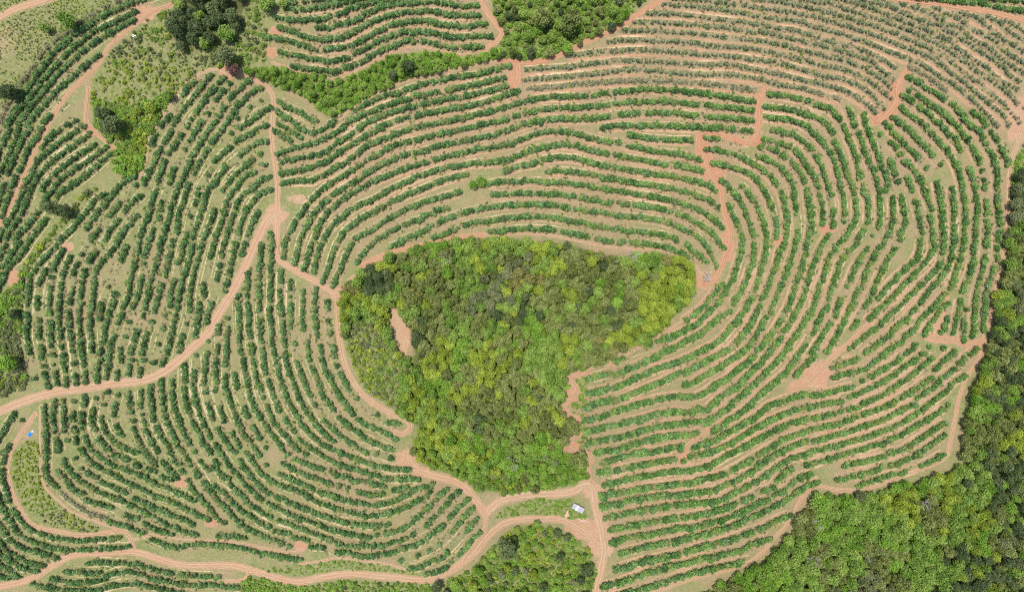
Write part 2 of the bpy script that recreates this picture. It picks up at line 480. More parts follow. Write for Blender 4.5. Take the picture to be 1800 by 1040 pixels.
'd4': """
480,10 380,40 280,80 190,120 110,150 0,190
700,10 600,50 500,90 400,130 300,170 200,210 100,245 0,270
860,20 760,80 660,120 560,160 460,190 360,230 240,290 120,340 0,380
1010,20 930,70 / 860,110 800,140 740,170 660,210 560,250 480,290 380,330 280,370 160,420 60,450 0,470
1150,20 1080,70 1000,120 920,170 840,220 760,260 700,300 650,315
1250,20 1180,80 1100,150 1020,210 950,270 860,320 780,380 700,405 600,400 500,410 400,430 300,460 200,490 100,520 0,560
1330,20 1250,90 1180,170 1100,240 1050,300 980,350 920,390 860,440 810,490
760,500 720,490 690,520 600,510 500,520 400,540 300,570 200,590 100,620 0,640
1430,20 1370,90 1290,170 1220,240 1150,310 1070,380 1000,440 930,500 860,550 820,575
780,590 680,590 560,600 440,620 340,650 240,680 120,705 0,730
1520,40 1450,120 1400,200 1330,270 1260,330 1180,400 1100,480 1020,540 940,590 870,640 810,665
750,670 640,680 520,690 400,710 300,740 200,770 100,800 0,820
1620,30 1570,110 1510,190 1460,235
1664,380 1560,380 1460,400 1360,430 1260,470 1200,520 1120,570 1040,620 940,670 860,720 720,770
640,760 540,780 440,800 340,810 220,830 120,860 40,885
1664,450 1560,470 1450,500 1350,540 1260,580 1180,620 1100,670 1020,720 920,770 830,810 740,830
690,840 620,870
550,860 440,880 330,900 220,920 120,945 30,970
1664,530 1560,560 1440,590 1410,600 1320,640 1220,690 1130,740 1040,790 940,840 860,890 760,930
1664,610 1560,640 1460,680 1360,720 1270,770 1190,820 / 1120,860 1060,900 1000,930
1664,690 1560,720 1440,760 1340,800 1260,850 1180,900 1100,950
1664,780 1560,820 1440,850 1340,900 1260,950
1664,860 1560,890 1460,930
""",
'd5': """
30,185 130,155 240,130 340,105
60,265 180,225 300,200 420,180 540,160 660,150 780,130 880,90
0,350 90,325 200,310 320,285 440,270 560,255 700,240 / 750,220 850,200 920,180 / 1000,140 1060,110 1130,70
20,420 120,400 240,370 360,350 480,335 600,330 720,310 840,300 940,260 1040,210 1140,150 1220,90
40,500 140,480 240,460 360,440 480,420 600,400 720,390 860,380 960,340 1050,290 1150,240 1240,180 1330,120
100,580 200,560 320,540 440,520 560,500 660,490 780,470 900,440 1000,400 1110,350 / 1220,295 1280,280 / 1320,220 1380,160 1440,130 1540,90
110,680 200,650 300,630 420,610 520,590 630,570 / 680,570 800,540 920,510 1020,470 1120,420 1240,370 / 1300,330 1380,290 1440,230 1500,200 1570,175
170,755 280,730 400,700 520,680 640,650 760,620 880,590 980,560 1080,510 1180,470 1280,420 1380,370 1460,310 1540,260 1610,235
140,870 240,845 360,810 490,785 / 550,770 660,740 780,710 900,680 1020,640 1120,600 1220,570 1250,545 1330,510 1400,480
40,1000 160,970 280,930 400,890 500,860 530,850 650,830 / 700,810 780,790 / 830,785 940,760 1080,720 1120,690 1250,655
310,1020 420,990 540,950 660,915 / 720,890 790,880 / 820,870 890,860 / 930,850 1010,835 / 1050,820 1110,810
""",
'e1': """
y 1000,50 1040,65
y 510,5 600,25 700,50 760,85 820,115 890,140 / 920,150 980,170 1050,185 / 1090,220 1160,250 1220,290 1280,330 1350,380 1420,420 1500,480 1560,550 1620,590
y 710,10 780,30 850,50 930,80 / 990,110 1060,140 / 1120,180 1190,200 / 1240,250 1300,290 1360,320 1420,360 1480,410 1550,460 1630,515
y 1090,95 1160,120 1220,160 / 1310,220 1370,250 1430,290 1480,320 / 1530,380 1600,420 1650,450
y 1190,80 1260,110 1330,140 1400,190 / 1450,240 1520,290 / 1580,330 1630,360
y 1380,110 1440,140 1490,170 / 1540,220 1600,260 1650,290
y 1540,150 1600,180 1664,230
1060,0 1160,10 1280,20 1400,35 1520,60 1664,80
1600,5 1664,10
y 330,0 420,20 500,45 600,80 660,105 / 720,130 800,160 860,185 900,200 980,230 / 1050,270 1130,300 1160,340 1220,380 1270,420 1340,460 1400,500 / 1440,540 / 1530,610 1600,650
y 20,5 120,10 220,20 320,50 370,75 450,95 540,120 640,150 710,180 790,210 850,240 930,270 1000,300 1070,340 1130,380 1190,420 1260,470 1320,520 1380,560 1440,600 1500,640 1560,690 1620,760 1664,790
y 0,40 100,60 200,80 260,95 300,110 400,140 480,165 560,190 660,220 740,255 820,290 900,320 980,355 / 1060,400 / 1130,450 / 1200,510 / 1280,570 1350,610 / 1420,680 1480,730 1540,780 1580,840 1620,890
y 0,100 80,110 160,130 240,155 320,175 400,205 480,230 560,260 640,285 720,315 800,350 880,380 960,410 1030,450 1090,500 1160,550 1210,590 1280,640 1320,680 1380,730 1440,780 1500,830 1540,880 1560,940 1600,970
y 0,160 100,190 200,215 300,240 400,270 490,300 570,330 650,365 730,395 820,430 900,460 970,500 1040,550 1120,600 1190,650 1250,700 1310,750 1370,810 1420,870 1470,920 1540,1010
g 830,490 900,525 960,560 1030,610 1090,660
y 60,245 140,265 200,290 300,320 400,345 460,355 540,390 600,420 660,450 710,490
y 0,290 120,320 220,345 320,375 430,405 520,440 580,475 640,530 700,575
y 0,360 100,380 200,410 320,435 430,470 510,505 580,550 640,590 690,640
y 0,430 100,455 200,480 320,500 420,535 500,575 560,610 620,660 680,715
y 0,495 120,530 220,560 340,580 420,610 500,650 560,700 600,750 630,790
y 0,575 120,600 240,630 340,660 400,685 440,710 500,750 570,815
g 0,640 80,660 160,680 240,710 300,715
80,740 / 150,770 240,790 280,830 310,870
0,800 80,830 150,860 210,900 260,960
0,890 60,910 120,950 180,1010
380,800 400,850 420,910 / 450,980 460,1035
340,930 360,990 370,1035
495,840 505,900 530,970 560,1035
820,570 890,600 / 940,640 1010,680 1080,720 1150,770 1210,840 1260,900 1320,970 1370,1030
825,660 / 890,700 960,750 1020,790 1080,840 1140,890 1200,950 1260,1020
780,700 850,750 920,800 980,850 1040,900 1090,950 1120,980
770,795 830,840 900,890 960,940 1010,990 1050,1035
710,860 770,910 830,960 890,1030
650,905 700,950 750,1000
1290,830 1370,880 1400,940 1450,980 1490,1030
""",
'e2': """
130,140 190,200 240,270 280,360 300,450 330,560 350,660 350,780
210,70 260,130
100,240 150,320 190,410 220,490 250,580 / 265,700 265,810
100,390 140,490 170,590 190,700 195,790
70,550 100,650 110,750 110,850 85,960 60,1030
280,210 320,290 350,380 380,460 420,570
340,90 380,170 420,270 450,370 465,460
460,150 490,240 530,340 570,440 600,540 610,640 615,740 605,820
490,20 530,130 570,220 600,320 640,420 670,510 665,550
610,150
490,520 490,570 / 520,620 530,700 525,780
440,640 440,740 420,810 390,850 340,920 290,990 250,1035
230,890 190,960 150,1030
690,210 740,260 770,310
690,340 720,430 / 740,500
660,70 720,150 770,200 820,250 880,310 / 950,400
710,20 780,80 840,140 900,200 960,260 990,290 / 1060,370
820,20 900,70 970,130 1040,200 1100,260 1150,340 1190,430 1210,530 1230,640 1235,750 1230,850 1225,960 1215,1035
950,20 1040,80 1110,150 / 1160,190 1200,260
1100,30 1170,90 1220,150 1270,220 1310,290 1335,350
1220,20 1290,80 1340,140 1390,230 1430,300 1440,350
1310,10 1380,70 1440,150 1490,230 1520,310 1540,360
1355,415 / 1375,490 1375,560 / 1390,640 1395,740 1400,820 / 1390,880 1395,950 / 1385,1030
1465,410 1470,530 / 1470,610 1470,700 1490,800 / 1480,870 1475,1000
1270,410 1290,490 1310,590 1320,690 1310,800 1310,900 1300,1000
1140,550 1150,650 1155,760 / 1155,830 1155,930 1150,1030
1030,510 1050,610 1065,700 1070,790 1080,880 / 1080,930 1075,1000
980,750 990,840 1000,920 990,1030
790,350 850,400 900,470 930,540 960,620 985,690
810,470 840,550
870,630 890,710 905,800 920,870 / 910,930 910,1030
770,600 785,690 795,780 770,870 740,950 / 700,1000
705,620 710,720 700,810 660,900 610,970 580,1035
490,860 460,900 / 430,950 370,1020
560,890
""",
'e3': """
230,60 180,140 140,240 100,340 80,450 50,560 20,640
390,20 340,80 280,160 230,240 210,330 170,420 150,500 120,600 80,680 40,760 0,810
440,120 370,190 320,260 290,350 260,440 240,510 / 220,580 170,660 130,760
520,150 480,210 430,290 400,370 / 370,430 / 320,530 290,630 / 240,710 190,790 140,870 80,950
690,20 650,90 600,150 550,230 510,320 480,410 440,490 400,580 360,670 320,740 280,820 230,900
780,20 750,80 / 710,170 670,230 630,310 590,390 560,470 510,570 / 440,690 420,730
910,110 900,180 860,250 800,300 740,360 670,430 610,510
1000,30 1000,140 980,210 920,280 850,350 780,430 710,500 650,560 580,620 510,700
1075,30 1070,170 / 1050,270 990,340 930,400 870,460 810,520 750,580 670,650 590,730 500,790 430,850 350,900 270,950
1150,30 1145,130 1130,230 1100,300 1040,390 980,450 920,530 890,570 850,610 / 800,670 740,720 670,790 590,850 500,920
1225,30 1220,120 1200,230 1170,330 1130,430
1080,490 1020,560 960,620 900,680
870,740 800,790 730,860 650,910 570,980
1100,560 1040,620 990,690 940,770
1100,660 1080,720 1050,780
1305,30 1300,130 1290,260 1260,360 1220,450
1200,540 1180,640 1150,760 / 1115,800
1390,50 1390,120 / 1380,210 1360,310 1330,430 1310,540 1300,680 1290,780
1240,600 / 1220,680 1230,760 1210,840
1480,30 1470,220 / 1440,300 1400,430 1380,550 1370,660 1370,730
860,870 800,920 740,970
970,870
930,920 870,970
1070,880
1150,910 1080,970
1310,890 1240,950 1190,1000
100,20 90,120 60,210 40,280
""",
'e4': """
180,40 130,110 70,170 20,220
310,20 260,60 220,90
440,20 400,50 330,90 270,130
440,130 360,160 270,190
660,20 590,50 500,90
740,30 660,90 590,130 550,160
800,90 740,130 710,160 640,200 540,250
510,200 420,220 280,260
920,90 850,140 770,200 700,250 620,300 520,350 400,400
1010,110 950,160 880,220 800,280 720,330 650,380 570,420 500,450 / 450,480 390,490 330,510
1150,80 1080,140 1020,200
990,270 930,300 870,350 780,400 / 720,440 640,480 560,510 470,540 370,575
1310,50 1240,110 1190,170 1130,220 1050,280 1020,320 960,360 890,410 / 860,460 790,490 720,530 640,570 560,600 460,630 380,660 300,680 200,710 100,740 0,770
1225,250 1150,300 1090,370 1010,430 940,480 860,540 800,580 720,620 640,650 540,690 440,720 340,750 220,780 120,800 0,840
1110,465
1070,500 1010,540 940,580 870,620 810,650 770,680 680,720 600,750 500,780 400,810 300,840 200,870 100,900
1080,600 1010,640 940,690 860,740 780,790 690,810
1080,690 1010,740 930,790 850,840 760,880 700,900
640,840 540,870 440,890 300,920
1070,830 980,880 880,930
480,285
410,330 340,345 250,370 150,390 60,400 0,410
320,440 240,450 160,470 80,490 0,505
270,530 180,550 100,570 0,600
310,600 220,620 120,640 0,670
""",
'e5': """
640,120 560,155 440,190 310,215
880,140 780,170 680,190 580,220 460,260
100,180 0,210
160,240 90,270 40,310 0,340
""",
}
# ------------------------------------------------------------------ survey coordinates -> ground
G = HC / F
def terr(X, Y):
    """height of the land: a low wooded hill, gullies to the north-west and south, falling away east"""
    x = 900 + X / G; y = 520 - Y / G
    def g(cx, cy, sx, sy, a): return a * np.exp(-((x - cx) / sx) ** 2 - ((y - cy) / sy) ** 2)
    return (g(860, 610, 430, 300, 20) + g(1250, 120, 420, 200, 7) + g(150, 500, 260, 260, 4)
            - g(590, 160, 110, 70, 5) - g(930, 990, 160, 70, 4) - g(1720, 900, 330, 330, 7)
            + 0.6 * np.sin(X * 0.021 + 1.3) * np.cos(Y * 0.027) + 0.25 * np.sin(X * 0.06) * np.sin(Y * 0.053 + 2))
def unproj(x, y, h=0.0):
    x = np.asarray(x, float); y = np.asarray(y, float)
    X = (x - 900) * G; Y = (520 - y) * G
    for _ in range(5):
        d = HC - terr(X, Y) - h
        X = (x - 900) / F * d; Y = (520 - y) / F * d
    return X, Y, terr(X, Y)
def proj(X, Y, z):
    d = HC - z
    return 900 + X * F / d, 520 - Y * F / d

def catmull(P, step=2.0):
    P = np.asarray(P, float)
    if len(P) < 2: return P
    Q = np.vstack([2 * P[0] - P[1], P, 2 * P[-1] - P[-2]])
    out = []
    for i in range(1, len(Q) - 2):
        p0, p1, p2, p3 = Q[i - 1:i + 3]
        n = max(1, int(np.hypot(*(p2 - p1)) / step))
        t = np.arange(n)[:, None] / n
        out.append(0.5 * (2 * p1 + (p2 - p0) * t + (2 * p0 - 5 * p1 + 4 * p2 - p3) * t ** 2 + (3 * p1 - p0 - 3 * p2 + p3) * t ** 3))
    out.append(P[-1:])
    return np.vstack(out)
def inside(poly, x, y):
    x = np.asarray(x, float); y = np.asarray(y, float)
    r = np.zeros(x.shape, bool); n = len(poly)
    for i in range(n):
        x1, y1 = poly[i]; x2, y2 = poly[(i + 1) % n]
        if y1 == y2: continue
        c = ((y1 > y) != (y2 > y)) & (x < (x2 - x1) * (y - y1) / (y2 - y1) + x1)
        r ^= c
    return r

# ------------------------------------------------------------------ rows -> trees and ground cover
TX = {'a': (0, -999, 375), 'b': (350, 375, 725), 'c': (700, 725, 1075), 'd': (1050, 1075, 1425), 'e': (1400, 1425, 2800)}
TY = {'1': (0, -999, 225), '2': (200, 225, 425), '3': (400, 425, 625), '4': (600, 625, 820), '5': (790, 820, 2040)}
orch = []      # x, y, type, dirx, diry
lines = []     # (samples Nx2, type)
def extend(P, m=70):
    P = list(map(tuple, P))
    if len(P) < 2: return P
    def near(p): return p[0] < 9 or p[1] < 5 or p[0] > 1791 or p[1] > 1033
    for end in (0, -1):
        a = np.array(P[end], float); b = np.array(P[1 if end == 0 else -2], float)
        if near(a):
            d = a - b; d /= max(1e-6, np.hypot(*d)); q = tuple(a + d * m)
            if end == 0: P.insert(0, q)
            else: P.append(q)
    return P
for tile, txt in ROWS.items():
    ox, xa, xb = TX[tile[0]]; oy, ya, yb = TY[tile[1]]
    for ln in txt.strip().splitlines():
        tok = ln.split(); typ = 'm'
        if tok[0] in 'yg': typ = tok[0]; tok = tok[1:]
        P = []; vis = []; v = 0
        for t in tok:
            if t == '/': v += 1; continue
            u, w = t.split(','); P.append((ox + float(u) / 4.16, oy + float(w) / 4.16)); vis.append(v)
        if len(P) > 1:
            E = extend(P)
            if E[0] != P[0]: vis.insert(0, vis[0])
            if len(E) > len(vis): vis.append(vis[-1])
            P = E
            C = catmull(P, 3.0)
            k = (C[:, 0] >= xa) & (C[:, 0] < xb) & (C[:, 1] >= ya) & (C[:, 1] < yb)
            if k.any(): lines.append((C[k], typ))
        runs = {}
        for p, q in zip(P, vis): runs.setdefault(q, []).append(p)
        for r in runs.values():
            if len(r) == 1:
                x, y = r[0]
                if xa <= x < xb and ya <= y < yb: orch.append((x, y, typ, 1, 0))
                continue
            r = [np.array(q_) for q_ in r]; d0 = r[0] - r[1]; d1 = r[-1] - r[-2]
            r = [r[0] + d0 / max(1e-6, np.hypot(*d0)) * 3.0] + r[1:-1] + [r[-1] + d1 / max(1e-6, np.hypot(*d1)) * 3.0]
            C = catmull(r, 1.0)
            L = np.concatenate([[0], np.cumsum(np.hypot(*np.diff(C, axis=0).T))])
            sp = {'m': 7.0, 'y': 7.3, 'g': 7.4}[typ]
            n = max(1, round(L[-1] / sp))
            for j in range(n + 1):
                if rnd.random() < (0.012 if typ == 'm' else 0.05): continue
                s = min(L[-1], max(0, L[-1] * j / n + rnd.gauss(0, 0.8)))
                i = int(np.searchsorted(L, s)); i = min(max(i, 1), len(C) - 1)
                d = C[i] - C[i - 1]; d = d / max(1e-6, np.hypot(*d))
                lat = rnd.gauss(0, 0.8)
                x = C[i][0] - d[1] * lat; y = C[i][1] + d[0] * lat
                if xa <= x < xb and ya <= y < yb: orch.append((x, y, typ, d[0], d[1]))

# ------------------------------------------------------------------ areas (survey pixels)
WOOD = [(600,512),(622,488),(650,468),(690,452),(730,438),(760,428),(800,421),(870,420),(930,424),(980,428),(1020,436),(1050,447),(1090,452),(1130,452),(1170,447),(1200,457),(1220,475),(1223,505),(1203,538),(1178,558),(1160,580),(1140,598),(1090,610),(1070,635),(1030,645),(1000,655),(985,690),(985,720),(1005,745),(1000,772),(985,790),(1000,806),(1030,815),(1035,838),(1000,850),(950,862),(890,865),(840,860),(820,842),(780,828),(740,812),(722,790),(738,765),(740,750),(715,735),(690,715),(650,690),(625,650),(610,610),(602,570)]
CLEAR = [(688,538),(702,545),(708,562),(722,580),(724,600),(730,622),(724,638),(706,622),(692,600),(683,575)]
CLEARX = [(706 + (x - 706) * 1.22, 588 + (y - 588) * 1.12) for x, y in CLEAR]
WOOD_SCRUB = [(605,575),(640,545),(680,600),(715,650),(700,700),(730,735),(690,715),(650,690),(625,650),(610,610)]
WOOD_LOW = [(725,792),(745,770),(780,800),(850,825),(900,835),(940,800),(990,795),(1030,815),(1035,838),(1000,850),(950,862),(890,865),(840,860),(820,842),(780,828),(740,812)]
SEW = [(1900,270),(1790,305),(1778,370),(1774,430),(1767,480),(1754,530),(1748,570),(1742,600),(1728,640),(1716,680),(1704,720),(1697,770),(1694,822),(1652,838),(1600,850),(1550,864),(1500,872),(1450,870),(1422,886),(1408,914),(1390,940),(1368,965),(1342,990),(1312,1006),(1270,1026),(1200,1070),(1180,1120),(1900,1120)]
NWDARK = [(296,30),(312,5),(330,-60),(430,-60),(432,10),(418,42),(398,66),(368,80),(325,85),(296,62)]
NWSCRUB = [(262,30),(300,15),(320,-60),(480,-60),(470,20),(462,45),(478,70),(470,105),(400,118),(350,128),(305,168),(268,240),(258,292),(228,312),(196,300),(206,258),(168,228),(160,190),(162,140),(200,85),(240,52)]
NWBUSH = [(160,178),(200,180),(240,190),(280,165),(305,165),(268,240),(258,292),(228,312),(196,300),(206,258),(168,228)]
GULLY = [(425,124),(470,118),(520,122),(560,132),(600,140),(650,118),(690,98),(740,92),(830,100),(868,88),(882,100),(830,112),(760,127),(700,143),(660,163),(620,186),(592,205),(568,196),(530,166),(480,148),(450,133)]
TOPW = [(855,-60),(1180,-60),(1135,0),(1110,25),(1080,45),(1030,70),(990,90),(940,107),(885,100),(862,92),(886,70),(884,50),(868,28)]
GRASSNW = [(-80,-80),(250,-60),(222,0),(150,38),(100,88),(60,145),(-80,260)]
BOTW = [(905,928),(950,920),(1000,937),(1033,965),(1048,1000),(1045,1120),(760,1120),(785,1020),(830,1000),(862,962)]
STRIP = [(868,912),(890,890),(930,878),(990,873),(1015,880),(1030,905),(1038,918),(1005,910),(930,903),(890,910)]
LOWSTRIP = [(425,1012),(470,1018),(520,1032),(600,1020),(700,1024),(770,1028),(780,1120),(420,1120)]
MIDSTRIP = [(450,1000),(520,1012),(590,1003),(680,1003),(740,1010),(720,1004),(680,992),(620,982),(570,984),(520,992)]
SWBUSH = [(24,792),(45,775),(62,772),(70,800),(72,850),(90,878),(130,905),(182,930),(165,936),(90,925),(45,892),(20,840)]
WHEDGE = [(172,330),(115,388),(75,435),(52,470),(42,510),(36,560),(38,620),(50,680),(0,700),(-80,720),(-80,520),(0,520),(22,495),(60,440),(100,395),(150,335)]
EASTG = [(1772,300),(1800,255),(1880,250),(1880,300),(1790,305),(1778,370),(1774,430),(1767,480),(1754,530),(1745,520),(1760,450),(1768,380)]
BARE = [  # cx, cy, rx, ry, redness
    (486,378,20,18,.35),(522,350,18,8,.1),(720,805,22,14,.45),(740,828,18,10,.5),(1440,655,26,20,.4),(1425,672,34,9,.4),(1040,860,20,14,.25),(1056,945,22,32,.2),(1036,930,34,16,.3),
    (1022,925,24,12,.45),(905,128,13,24,.7),(1572,172,12,34,.8),(1548,206,16,12,.8),(1332,200,8,36,.8),(1325,246,14,10,.9),(1238,268,14,34,.75),(1255,305,20,14,.7),
    (1278,430,12,26,.7),(1235,490,14,16,.5),(1456,403,14,9,.7),(1370,424,10,10,.6),(320,846,12,9,.6),(372,916,12,9,.7),(530,958,12,8,.6),(485,56,10,10,.7),
    (478,92,9,12,.7),(120,433,10,7,.4),(1660,522,9,12,.6),(1665,597,30,7,.6),(1715,604,16,8,.6),(1006,690,13,13,.6),(1014,736,19,8,.7),(1004,784,16,11,.7),
    (1200,800,10,16,.5),(1060,638,34,5,.3),(24,488,9,14,.6),(700,588,24,44,.15),(590,515,16,10,.5),(400,128,14,10,.7),(1030,850,16,10,.2),(160,230,10,10,.5),(255,22,24,16,.5),
    (1650,560,14,20,.3),(1790,210,20,40,.3),(1016,658,20,6,.5),(992,720,10,5,.6),(0,75,34,34,.0)]

ROADS = [  # name label, width px, redness, points
 ('pale red dirt road climbing from the left edge to the hub junction', 13, .25, [(0,722),(50,702),(100,688),(150,681),(200,674),(250,668),(290,652),(330,618),(365,585),(385,550),(410,510),(430,470),(450,425),(468,390),(485,372)]),
 ('dirt lane running north from the hub junction to the gully', 7, .3, [(487,368),(488,330),(484,290),(478,250),(479,210),(481,175),(470,155),(450,142),(425,130),(398,126)]),
 ('straw coloured track curving round the top of the western rows', 4, .05, [(398,126),(375,122),(350,131),(325,150),(300,182),(280,215),(262,245),(256,285),(245,312)]),
 ('dirt lane dropping from the hub junction to the wood corner', 9, .3, [(488,375),(486,420),(487,452),(520,476),(560,497),(590,514),(604,506),(622,488)]),
 ('dirt lane skirting the western side of the central wood', 7, .3, [(592,516),(594,560),(598,600),(610,650),(640,695),(680,722),(712,737),(722,750),(708,762),(690,757)]),
 ('orange dirt track along the upper edge of the central wood', 8, .75, [(636,467),(660,455),(700,440),(760,427),(800,418),(850,413)]),
 ('straw coloured track between the wood and the rows above it', 4, .1, [(850,413),(900,411),(950,412),(1000,420),(1060,432),(1110,437),(1165,441),(1200,452),(1225,470),(1238,492)]),
 ('winding dirt road along the bottom of the picture', 10, .3, [(0,1030),(50,1018),(90,995),(130,975),(200,970),(240,970),(290,985),(330,993),(400,993),(430,998),(470,1010),(520,1022),(570,1013),(620,1008),(700,1015),(750,1018),(790,1003),(830,975),(860,940),(890,918),(930,912),(980,912),(1010,924),(1040,945),(1058,965)]),
 ('dirt road below the wood leading to the fork', 12, .35, [(716,800),(728,822),(760,835),(800,845),(825,865),(850,898)]),
 ('narrow dirt link beside the ends of the lower rows', 6, .3, [(854,900),(852,928),(836,955),(812,988)]),
 ('wide pale dirt road passing the small shed', 12, .15, [(853,902),(880,880),(920,870),(960,868),(1000,865),(1028,853),(1042,858),(1045,880),(1054,920),(1061,960),(1056,1000),(1048,1040)]),
 ('red dirt spur up the right side of the wood', 6, .5, [(1038,852),(1034,825),(1040,800),(1012,792),(998,782),(1004,768),(1022,764)]),
 ('red dirt spur between the wood and the right hand rows', 6, .45, [(1020,735),(998,728),(984,722),(1004,700),(1014,680),(1000,664),(1025,652)]),
 ('pale track along the lower right edge of the wood', 3.6, .2, [(1025,652),(1060,640),(1110,618),(1150,596),(1190,570),(1222,543),(1248,508),(1240,492)]),
 ('red dirt lane stepping up between the northern and eastern rows', 9, .9, [(1240,498),(1258,488),(1276,445),(1284,415),(1274,375),(1265,330),(1246,300),(1236,268),(1226,246),(1240,235),(1270,238),(1318,250),(1332,222),(1333,190),(1346,156)]),
 ('red dirt road beside the top thicket', 8, .85, [(1165,0),(1130,20),(1100,40),(1060,60),(1020,80),(990,95),(950,108),(915,111),(880,107)]),
 ('red dirt stub dropping into the northern rows', 11, .8, [(910,108),(911,138),(902,154)]),
 ('straw coloured track below the gully thicket', 4, .2, [(880,106),(830,116),(760,131),(700,147),(660,167),(620,190),(596,210)]),
 ('red dirt lane down to the top left rows', 8, .6, [(842,0),(855,20),(870,40),(882,58),(872,74),(850,88)]),
 ('straw coloured track between the top rows and the gully thicket', 4, .2, [(850,88),(820,96),(790,94),(750,84),(712,84),(680,96),(640,118),(610,134),(580,139),(545,131),(505,119),(478,110)]),
 ('pale red road crossing the top left corner', 11, .3, [(0,30),(30,15),(80,0)]),
 ('red dirt track slanting down the upper left rows', 6, .6, [(302,8),(270,20),(252,32),(235,45),(210,65),(190,85),(175,110),(150,135),(120,165),(95,200),(75,240),(50,290),(30,340),(0,395)]),
 ('short red track beside the dark tree at upper left', 5, .6, [(155,155),(152,190),(151,214),(172,236),(200,262)]),
 ('dirt track looping round the bushes at lower left', 6, .35, [(62,727),(43,754),(24,783),(14,808),(12,833),(18,852),(26,876),(38,898),(55,920),(79,929),(108,934),(135,940),(168,939),(202,933),(216,932),(228,944),(233,958),(236,968)]),
 ('straw coloured track right of the bushes at lower left', 4, .2, [(71,712),(71,768),(72,816),(73,838),(84,860),(103,879),(125,898),(149,908),(173,917),(202,927),(218,934)]),
 ('straw coloured track under the lower left rows', 4, .1, [(232,950),(262,940),(300,944),(336,948),(391,950),(434,956),(465,963),(504,970),(533,966)]),
 ('straw coloured track above the bottom road', 4, .1, [(528,990),(566,985),(595,980),(638,985),(687,992),(723,1004)]),
 ('small dirt turning loop on the bottom road', 5, .3, [(434,996),(437,1006),(427,1018),(398,1021)]),
 ('pinkish track along the eastern wood', 6, .2, [(1792,245),(1776,290),(1772,350),(1770,400),(1764,450),(1750,510),(1743,560),(1730,595)]),
 ('red dirt lane ending at the eastern wood', 7, .6, [(1732,596),(1700,606),(1680,600),(1650,592),(1628,593)]),
 ('dirt track bordering the lower right wood', 5, .25, [(1730,596),(1720,632),(1700,662),(1686,700),(1679,735),(1672,770),(1664,800),(1640,816),(1600,830),(1560,846),(1515,860),(1470,860),(1440,854),(1420,863),(1406,880),(1395,905),(1376,930),(1360,945),(1345,965),(1320,985),(1280,1000),(1220,1015),(1160,1036)]),
 ('red dirt road crossing the top right corner', 8, .75, [(1590,0),(1650,8),(1720,18),(1800,35)]),
 ('wide red dirt stub at the end of the young rows', 10, .85, [(1592,128),(1580,150),(1574,182),(1556,205),(1538,216)]),
 ('straw coloured track under the young rows', 4, .3, [(1350,156),(1400,163),(1450,172),(1474,186),(1482,208),(1500,250)]),
 ('short red dirt crossing in the south eastern rows', 6, .55, [(1246,754),(1218,774),(1192,800),(1194,812)]),
 ('dirt spur among the eastern rows', 7, .5, [(1390,684),(1420,672),(1450,640),(1490,605),(1525,570)]),
]

# ------------------------------------------------------------------ cover raster: what grows or lies where
OFF = 80
RW, RH = 1960, 1200
yy, xx = np.mgrid[0:RH, 0:RW]
PXX = xx - OFF + 0.0; PYY = yy - OFF + 0.0
D2 = np.full((RH, RW), 9999.0, np.float32)
QX = np.zeros((RH, RW), np.float32); QY = np.zeros((RH, RW), np.float32)
TY_ = np.zeros((RH, RW), np.int8); TGX = np.zeros((RH, RW), np.float32); TGY = np.zeros((RH, RW), np.float32)
R = 13
wy, wx = np.mgrid[-R:R + 1, -R:R + 1]
for C, typ in lines:
    X, Y, z = unproj(C[:, 0], C[:, 1], 1.5)
    bx, by = proj(X, Y, z)
    code = {'m': 0, 'y': 1, 'g': 2}[typ]
    if len(bx) > 1:
        tx_ = np.gradient(bx); ty_ = np.gradient(by); tl = np.maximum(1e-6, np.hypot(tx_, ty_)); tx_ /= tl; ty_ /= tl
    else: tx_ = np.ones(len(bx)); ty_ = np.zeros(len(bx))
    for px, py, qx, qy in zip(bx, by, tx_, ty_):
        ix = int(round(px)) + OFF; iy = int(round(py)) + OFF
        x0, x1, y0, y1 = ix - R, ix + R + 1, iy - R, iy + R + 1
        if x0 < 0 or y0 < 0 or x1 > RW or y1 > RH: continue
        d = ((wx + ix - OFF - px) ** 2 + (wy + iy - OFF - py) ** 2).astype(np.float32)
        s = (slice(y0, y1), slice(x0, x1))
        m = d < D2[s]
        D2[s][m] = d[m]; QX[s][m] = px; QY[s][m] = py; TY_[s][m] = code; TGX[s][m] = qx; TGY[s][m] = qy
DR = np.sqrt(D2)
side = (PXX - QX) * (PXX - 900) + (PYY - QY) * (PYY - 610)      # outward of the hill or inward
S = np.where(side > 0, DR, -DR)
ALONG = np.abs((PXX - QX) * TGX + (PYY - QY) * TGY)
CAP = np.exp(-(np.maximum(ALONG - 1.5, 0) / 2.0) ** 2)
def bump(v, c, w): return np.exp(-((v - c) / w) ** 2)
def vnoise(cell, seed):
    g = np.random.default_rng(seed).random((RH // cell + 3, RW // cell + 3))
    fy = yy / cell; fx = xx / cell
    i = fy.astype(int); j = fx.astype(int); fy = fy - i; fx = fx - j
    fy = fy * fy * (3 - 2 * fy); fx = fx * fx * (3 - 2 * fx)
    return (g[i, j] * (1 - fx) + g[i, j + 1] * fx) * (1 - fy) + (g[i + 1, j] * (1 - fx) + g[i + 1, j + 1] * fx) * fy
def blur(a, n):
    for _ in range(n):
        a = (np.roll(a, 1, 0) + np.roll(a, -1, 0) + np.roll(a, 1, 1) + np.roll(a, -1, 1) + a) / 5
    return a
N40 = vnoise(40, 1); N16 = vnoise(16, 2); N90 = vnoise(90, 3); N6 = vnoise(6, 4)
inrow = DR < 12.5
east = np.clip((PXX - 900) / 300, 0, 1) * np.clip((PYY - 380) / 150, 0, 1)
west = np.clip((560 - PXX) / 150, 0, 1)
north = np.clip((420 - PYY) / 100, 0, 1) * np.clip((PXX - 500) / 100, 0, 1)
